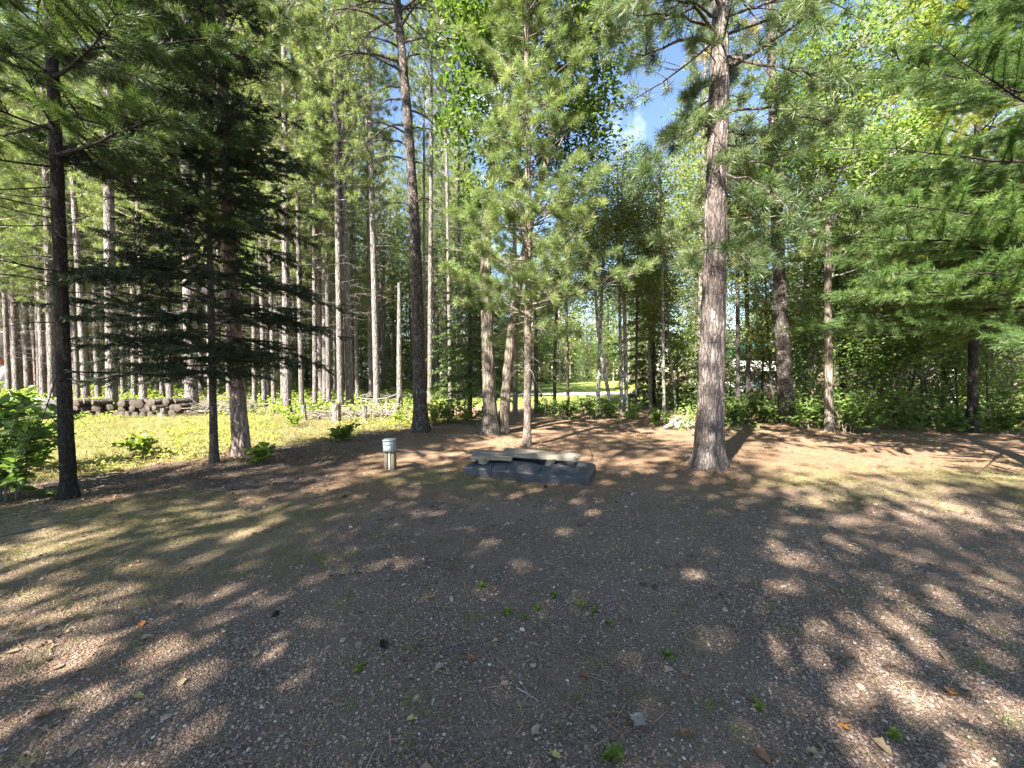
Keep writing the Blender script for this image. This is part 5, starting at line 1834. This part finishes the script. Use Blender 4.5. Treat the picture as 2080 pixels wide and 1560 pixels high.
for x0, inw in ((0, 1), (LX, -1)):
    mb = MB(); V0 = MB()
    rim_strip(V0, 0, LY, (0, 1, 0), (inw, 0, 0), prof, .0, 9, 1.0, 1.0)
    v = np.concatenate(V0.v) + [x0, 0, 0]
    nF = V0.f4[0]
    mb.add(v, quads=nF if inw < 0 else nF[:, ::-1])
    mb.build("rim_segment", plastic, fo, flat=True)

timber, nt, n_, l_, bs = new_mat("weathered timber")
gr = noise(nt, coords(nt, (1.5, 40, 40)), 1.6, 6, .7)
c1 = ramp(nt, gr, [(.32, (.045, .035, .026)), (.48, (.21, .178, .138)), (.72, (.42, .375, .31))])
c1 = mixc(nt, ramp(nt, noise(nt, coords(nt), 7, 5), [(.5, (0, 0, 0)), (.68, (.7, .7, .7))]), c1, (.30, .23, .14))
l_.new(c1, bs.inputs["Base Color"]); bs.inputs["Roughness"].default_value = .85
bump(nt, gr, .8, .008, bs)


def timber_obj(p0, p1, w, h, lab, seed, name="timber", roll=0.0):
    """square sawn beam with rounded edges, slightly bowed, between two world points at its axis"""
    rng = rngf(seed)
    p0, p1 = np.array(p0), np.array(p1)
    L = np.linalg.norm(p1 - p0)
    K, c = 14, .05
    sec = []
    for sx, sz in ((-1, -1), (1, -1), (1, 1), (-1, 1)):
        for a, b in (((1 - c), 1), (1, (1 - c))) if sx * sz > 0 else ((1, (1 - c)), ((1 - c), 1)):
            sec.append((sx * a, sz * b))
    sec = np.array(sec)
    order = np.argsort(np.arctan2(sec[:, 1], sec[:, 0])); sec = sec[order]
    n = len(sec)
    V = []
    for k in range(K + 1):
        t = k / K
        s_ = 1 - .05 * (k in (0, K)) + rng.normal(0, .012)
        V.append(np.stack([np.full(n, (t - .5) * L) + rng.normal(0, .004, n) * (k in (0, K)), sec[:, 0] * w / 2 * s_, sec[:, 1] * h / 2 * s_ + .006 * math.sin(math.pi * t)], -1))
    V = np.array(V).reshape(-1, 3)
    mb = MB()
    q = [(k * n + b, k * n + (b + 1) % n, (k + 1) * n + (b + 1) % n, (k + 1) * n + b) for k in range(K) for b in range(n)]
    mb.add(V, quads=q)
    for e, sg in ((0, -1), (K, 1)):
        ring = V[e * n:(e + 1) * n]
        mb.add(np.vstack([ring, ring.mean(0)[None]]), tris=[((b, n, (b + 1) % n) if sg < 0 else (b, (b + 1) % n, n)) for b in range(n)], mat=1)
    o = mb.build(name, [timber, timber], flat=True)
    d = unit(p1 - p0)
    o.location = (p0 + p1) / 2
    o.rotation_euler = (roll, -math.asin(d[2]), math.atan2(d[1], d[0]))
    tag(o, lab, "timber", "weathered timbers on the plastic frame")


def FL(x, y, z):
    """point in the frame's own axes"""
    return cA * [1, 1, 0] + ex * x + ey * y + np.array([0, 0, z + float(gz(cA[0], cA[1]))])


timber_obj(FL(.27, .06, .19 + .012), FL(.36, .66, .19 + .02), .10, .075, "short weathered block lying crosswise under the long timbers, at the left", 830)
timber_obj(FL(1.22, .18, .185 + .006), FL(1.20, .68, .185 + .012), .09, .055, "short rotten piece of wood under the long timbers, right of the middle", 831)
timber_obj(W(963, 918.5, 5.85), W(1173, 932, 5.62), .16, .058, "long weathered timber lying across the black plastic frame, cracked at its left half", 832)
timber_obj(W(958, 928.5, 5.62), W(1040, 932, 5.55), .13, .05, "shorter split timber in front of the long one, at the left end", 833)
timber_obj(W(1024, 915, 6.02), W(1179, 928, 5.80), .15, .058, "long weathered timber behind the front one on the black plastic frame", 834)

# ------------------------------------------------------------------ far things: car, cabins, sign
wall_w = plain("white wall boards", (.78, .77, .74), .7, .05, 3)
teal = plain("teal metal roof", (.10, .38, .38), .4, .1, 2)
redw = plain("red brown wall boards", (.36, .10, .05), .8, .2, 4)
palew = plain("pale metal roof", (.62, .66, .70), .4, .08, 2)
darkg, nt, n_, l_, bs = new_mat("dark window glass")
bs.inputs["Base Color"].default_value = (.02, .025, .03, 1); bs.inputs["Roughness"].default_value = .08; bs.inputs["Specular IOR Level"].default_value = .8


def cabin(name, lab, loc, rz, w, d, h, rh, wm, rm):
    o = thing(name, lab, "cabin", loc, rz)
    mb = MB()
    mb.add([(-w / 2, -d / 2, -.1), (w / 2, -d / 2, -.1), (w / 2, d / 2, -.1), (-w / 2, d / 2, -.1), (-w / 2, -d / 2, h), (w / 2, -d / 2, h), (w / 2, d / 2, h), (-w / 2, d / 2, h), (-w / 2, 0, h + rh), (w / 2, 0, h + rh)],
           quads=[(0, 1, 5, 4), (2, 3, 7, 6), (1, 2, 6, 5), (3, 0, 4, 7)], tris=[(5, 6, 9), (7, 4, 8)])
    for k in range(9):
        mb.box((0, -d / 2 - .008, .1 + k * h / 9), (w - .1, .012, .015), bev=.002)
    mb.build("wall", wm, o)
    mb = MB()
    for sg in (-1, 1):
        sl = math.atan2(rh, d / 2)
        L = math.hypot(rh, d / 2) + .35
        c, s_ = math.cos(sl), math.sin(sl)
        rot = np.array([[1, 0, 0], [0, c, sg * -s_], [0, sg * s_, c]])
        mb.box((0, sg * (d / 4 + .12), h + rh / 2 - .02), (w + .6, L, .07), rot=rot, bev=.01)
        for k in range(int(w / .5)):
            mb.box((-w / 2 + .25 + k * .5, sg * (d / 4 + .12), h + rh / 2 + .03), (.03, L, .04), rot=rot, bev=.004)
    mb.build("roof", rm, o)
    for k in (-1, 1):
        mb = MB()
        mb.box((k * w * .27, -d / 2 - .02, h * .58), (.95, .05, .9), bev=.01)
        f = mb.build("window", wall_w if wm is not wall_w else palew, o)
        mb = MB(); mb.box((k * w * .27, -d / 2 - .048, h * .58), (.78, .012, .74), bev=.003); mb.build("pane", darkg, f)
    mb = MB(); mb.box((0, -d / 2 - .02, 1.0), (.92, .05, 2.0), bev=.01); mb.build("door", palew, o)


cabin("cabin", "white cabin with a teal metal roof behind the trees on the right", (W(1535, 760, 36)[0], 36, 0), .12, 7.5, 5, 2.3, 1.3, wall_w, teal)
cabin("cabin", "red brown cabin with a pale roof far off at the left edge", (-47.5, 36, 0), .9, 8, 6, 2.4, 2.4, redw, palew)


def car(loc, rz, lab):
    o = thing("parked_car", lab, "car", loc, rz)
    paint = plain("white car paint", (.78, .79, .80), .25, .02, 2, spec=.6)
    blackp = plain("black rubber", (.02, .02, .02), .8, .2, 10)
    mb = MB()
    # body section stations along x: (x, half width, z bottom, z belt)
    st = [(-2.2, .70, .42, .72), (-2.1, .80, .28, .92), (-1.4, .86, .22, 1.0), (-.6, .88, .2, .98), (.5, .88, .2, .96), (1.2, .86, .22, .92), (1.9, .80, .26, .80), (2.2, .66, .36, .64)]
    V = []
    for x, hw, zb, zt in st:
        V += [(x, -hw * .92, zb), (x, -hw, (zb + zt) / 2), (x, -hw * .93, zt), (x, 0, zt + .04), (x, hw * .93, zt), (x, hw, (zb + zt) / 2), (x, hw * .92, zb), (x, 0, zb)]
    q = [(k * 8 + b, k * 8 + (b + 1) % 8, (k + 1) * 8 + (b + 1) % 8, (k + 1) * 8 + b) for k in range(len(st) - 1) for b in range(8)]
    mb.add(V, quads=[x[::-1] for x in q])
    e = len(st) - 1
    mb.add(V[:8], tris=[(0, b, b + 1) for b in range(1, 7)]); mb.add(V[e * 8:], tris=[(0, b + 1, b) for b in range(1, 7)])
    mb.build("body", paint, o)
    mb = MB()
    rf = [(-1.75, .70, .98), (-1.15, .62, 1.40), (-.3, .62, 1.46), (.35, .62, 1.42), (1.15, .72, .96)]
    V = []
    for x, hw, z in rf:
        V += [(x, -hw - .04, .95 if z > 1 else .93), (x, -hw, z), (x, 0, z + .02), (x, hw, z), (x, hw + .04, .95 if z > 1 else .93)]
    q = [(k * 5 + b, k * 5 + b + 1, (k + 1) * 5 + b + 1, (k + 1) * 5 + b) for k in range(4) for b in range(4)]
    mb.add(V, quads=q)
    mb.build("window", darkg, o)
    mb = MB()
    mb.box((-.4, 0, 1.455), (1.35, 1.2, .05), bev=.02)
    for sy in (-1, 1):
        for a, b in (((-1.7, .72, .98), (-1.1, .635, 1.42)), ((.38, .635, 1.43), (1.15, .74, .95)), ((-.35, .70, .98), (-.33, .635, 1.45))):
            mb.tubes(np.array([(a[0], sy * a[1], a[2]), (b[0], sy * b[1], b[2])]), np.array([.035, .035]), 6)
    mb.build("roof", paint, o)
    for sx in (-1.35, 1.35):
        for sy in (-1, 1):
            mb = MB()
            t = np.linspace(-.1, .1, 4)
            mb.tubes(np.stack([np.full(4, sx), sy * .78 + t, np.full(4, .32)], 1), np.array([.29, .32, .32, .29]), 20, cap=True)
            w_ = mb.build("wheel", blackp, o)
            mb = MB()
            mb.tubes(np.stack([np.full(3, sx), sy * .78 + sy * np.array([.0, .09, .108]), np.full(3, .32)], 1), np.array([.2, .2, .15]), 16, cap=True)
            mb.build("rim", palew, w_)
    lm = plain("red lamp", (.6, .02, .02), .2, .05, 2)
    lw = plain("clear lamp", (.7, .7, .72), .15, .05, 2)
    for sy in (-1, 1):
        mb = MB(); mb.box((-2.12, sy * .64, .74), (.12, .26, .14), bev=.02); mb.build("tail_light", lm, o)
        mb = MB(); mb.box((2.06, sy * .60, .64), (.2, .28, .12), bev=.02); mb.build("headlight", lw, o)
        mb = MB(); mb.box((.75, sy * .95, 1.0), (.14, .16, .1), bev=.02); mb.build("mirror", paint, o)


car((W(1535, 780, 19)[0], 19, 0), math.radians(197), "white car parked behind the trees, right of the thick lone pine")

# small blue sign on a post, far left of the middle
g = W(735, 790, 33)
o = thing("sign", "small pale blue sign on a thin post beyond the pines", "sign", (g[0], 33, 0))
mb = MB(); mb.tubes(np.array([(0, 0, -.05), (0, 0, 1.0), (0, 0, 2.0)]), np.array([.03, .03, .03]), 8); mb.build("post", palew, o)
mb = MB(); mb.box((0, -.04, 1.75), (.45, .02, .45), bev=.004); mb.build("panel", plain("pale blue paint", (.25, .62, .70), .5, .05, 3), o)
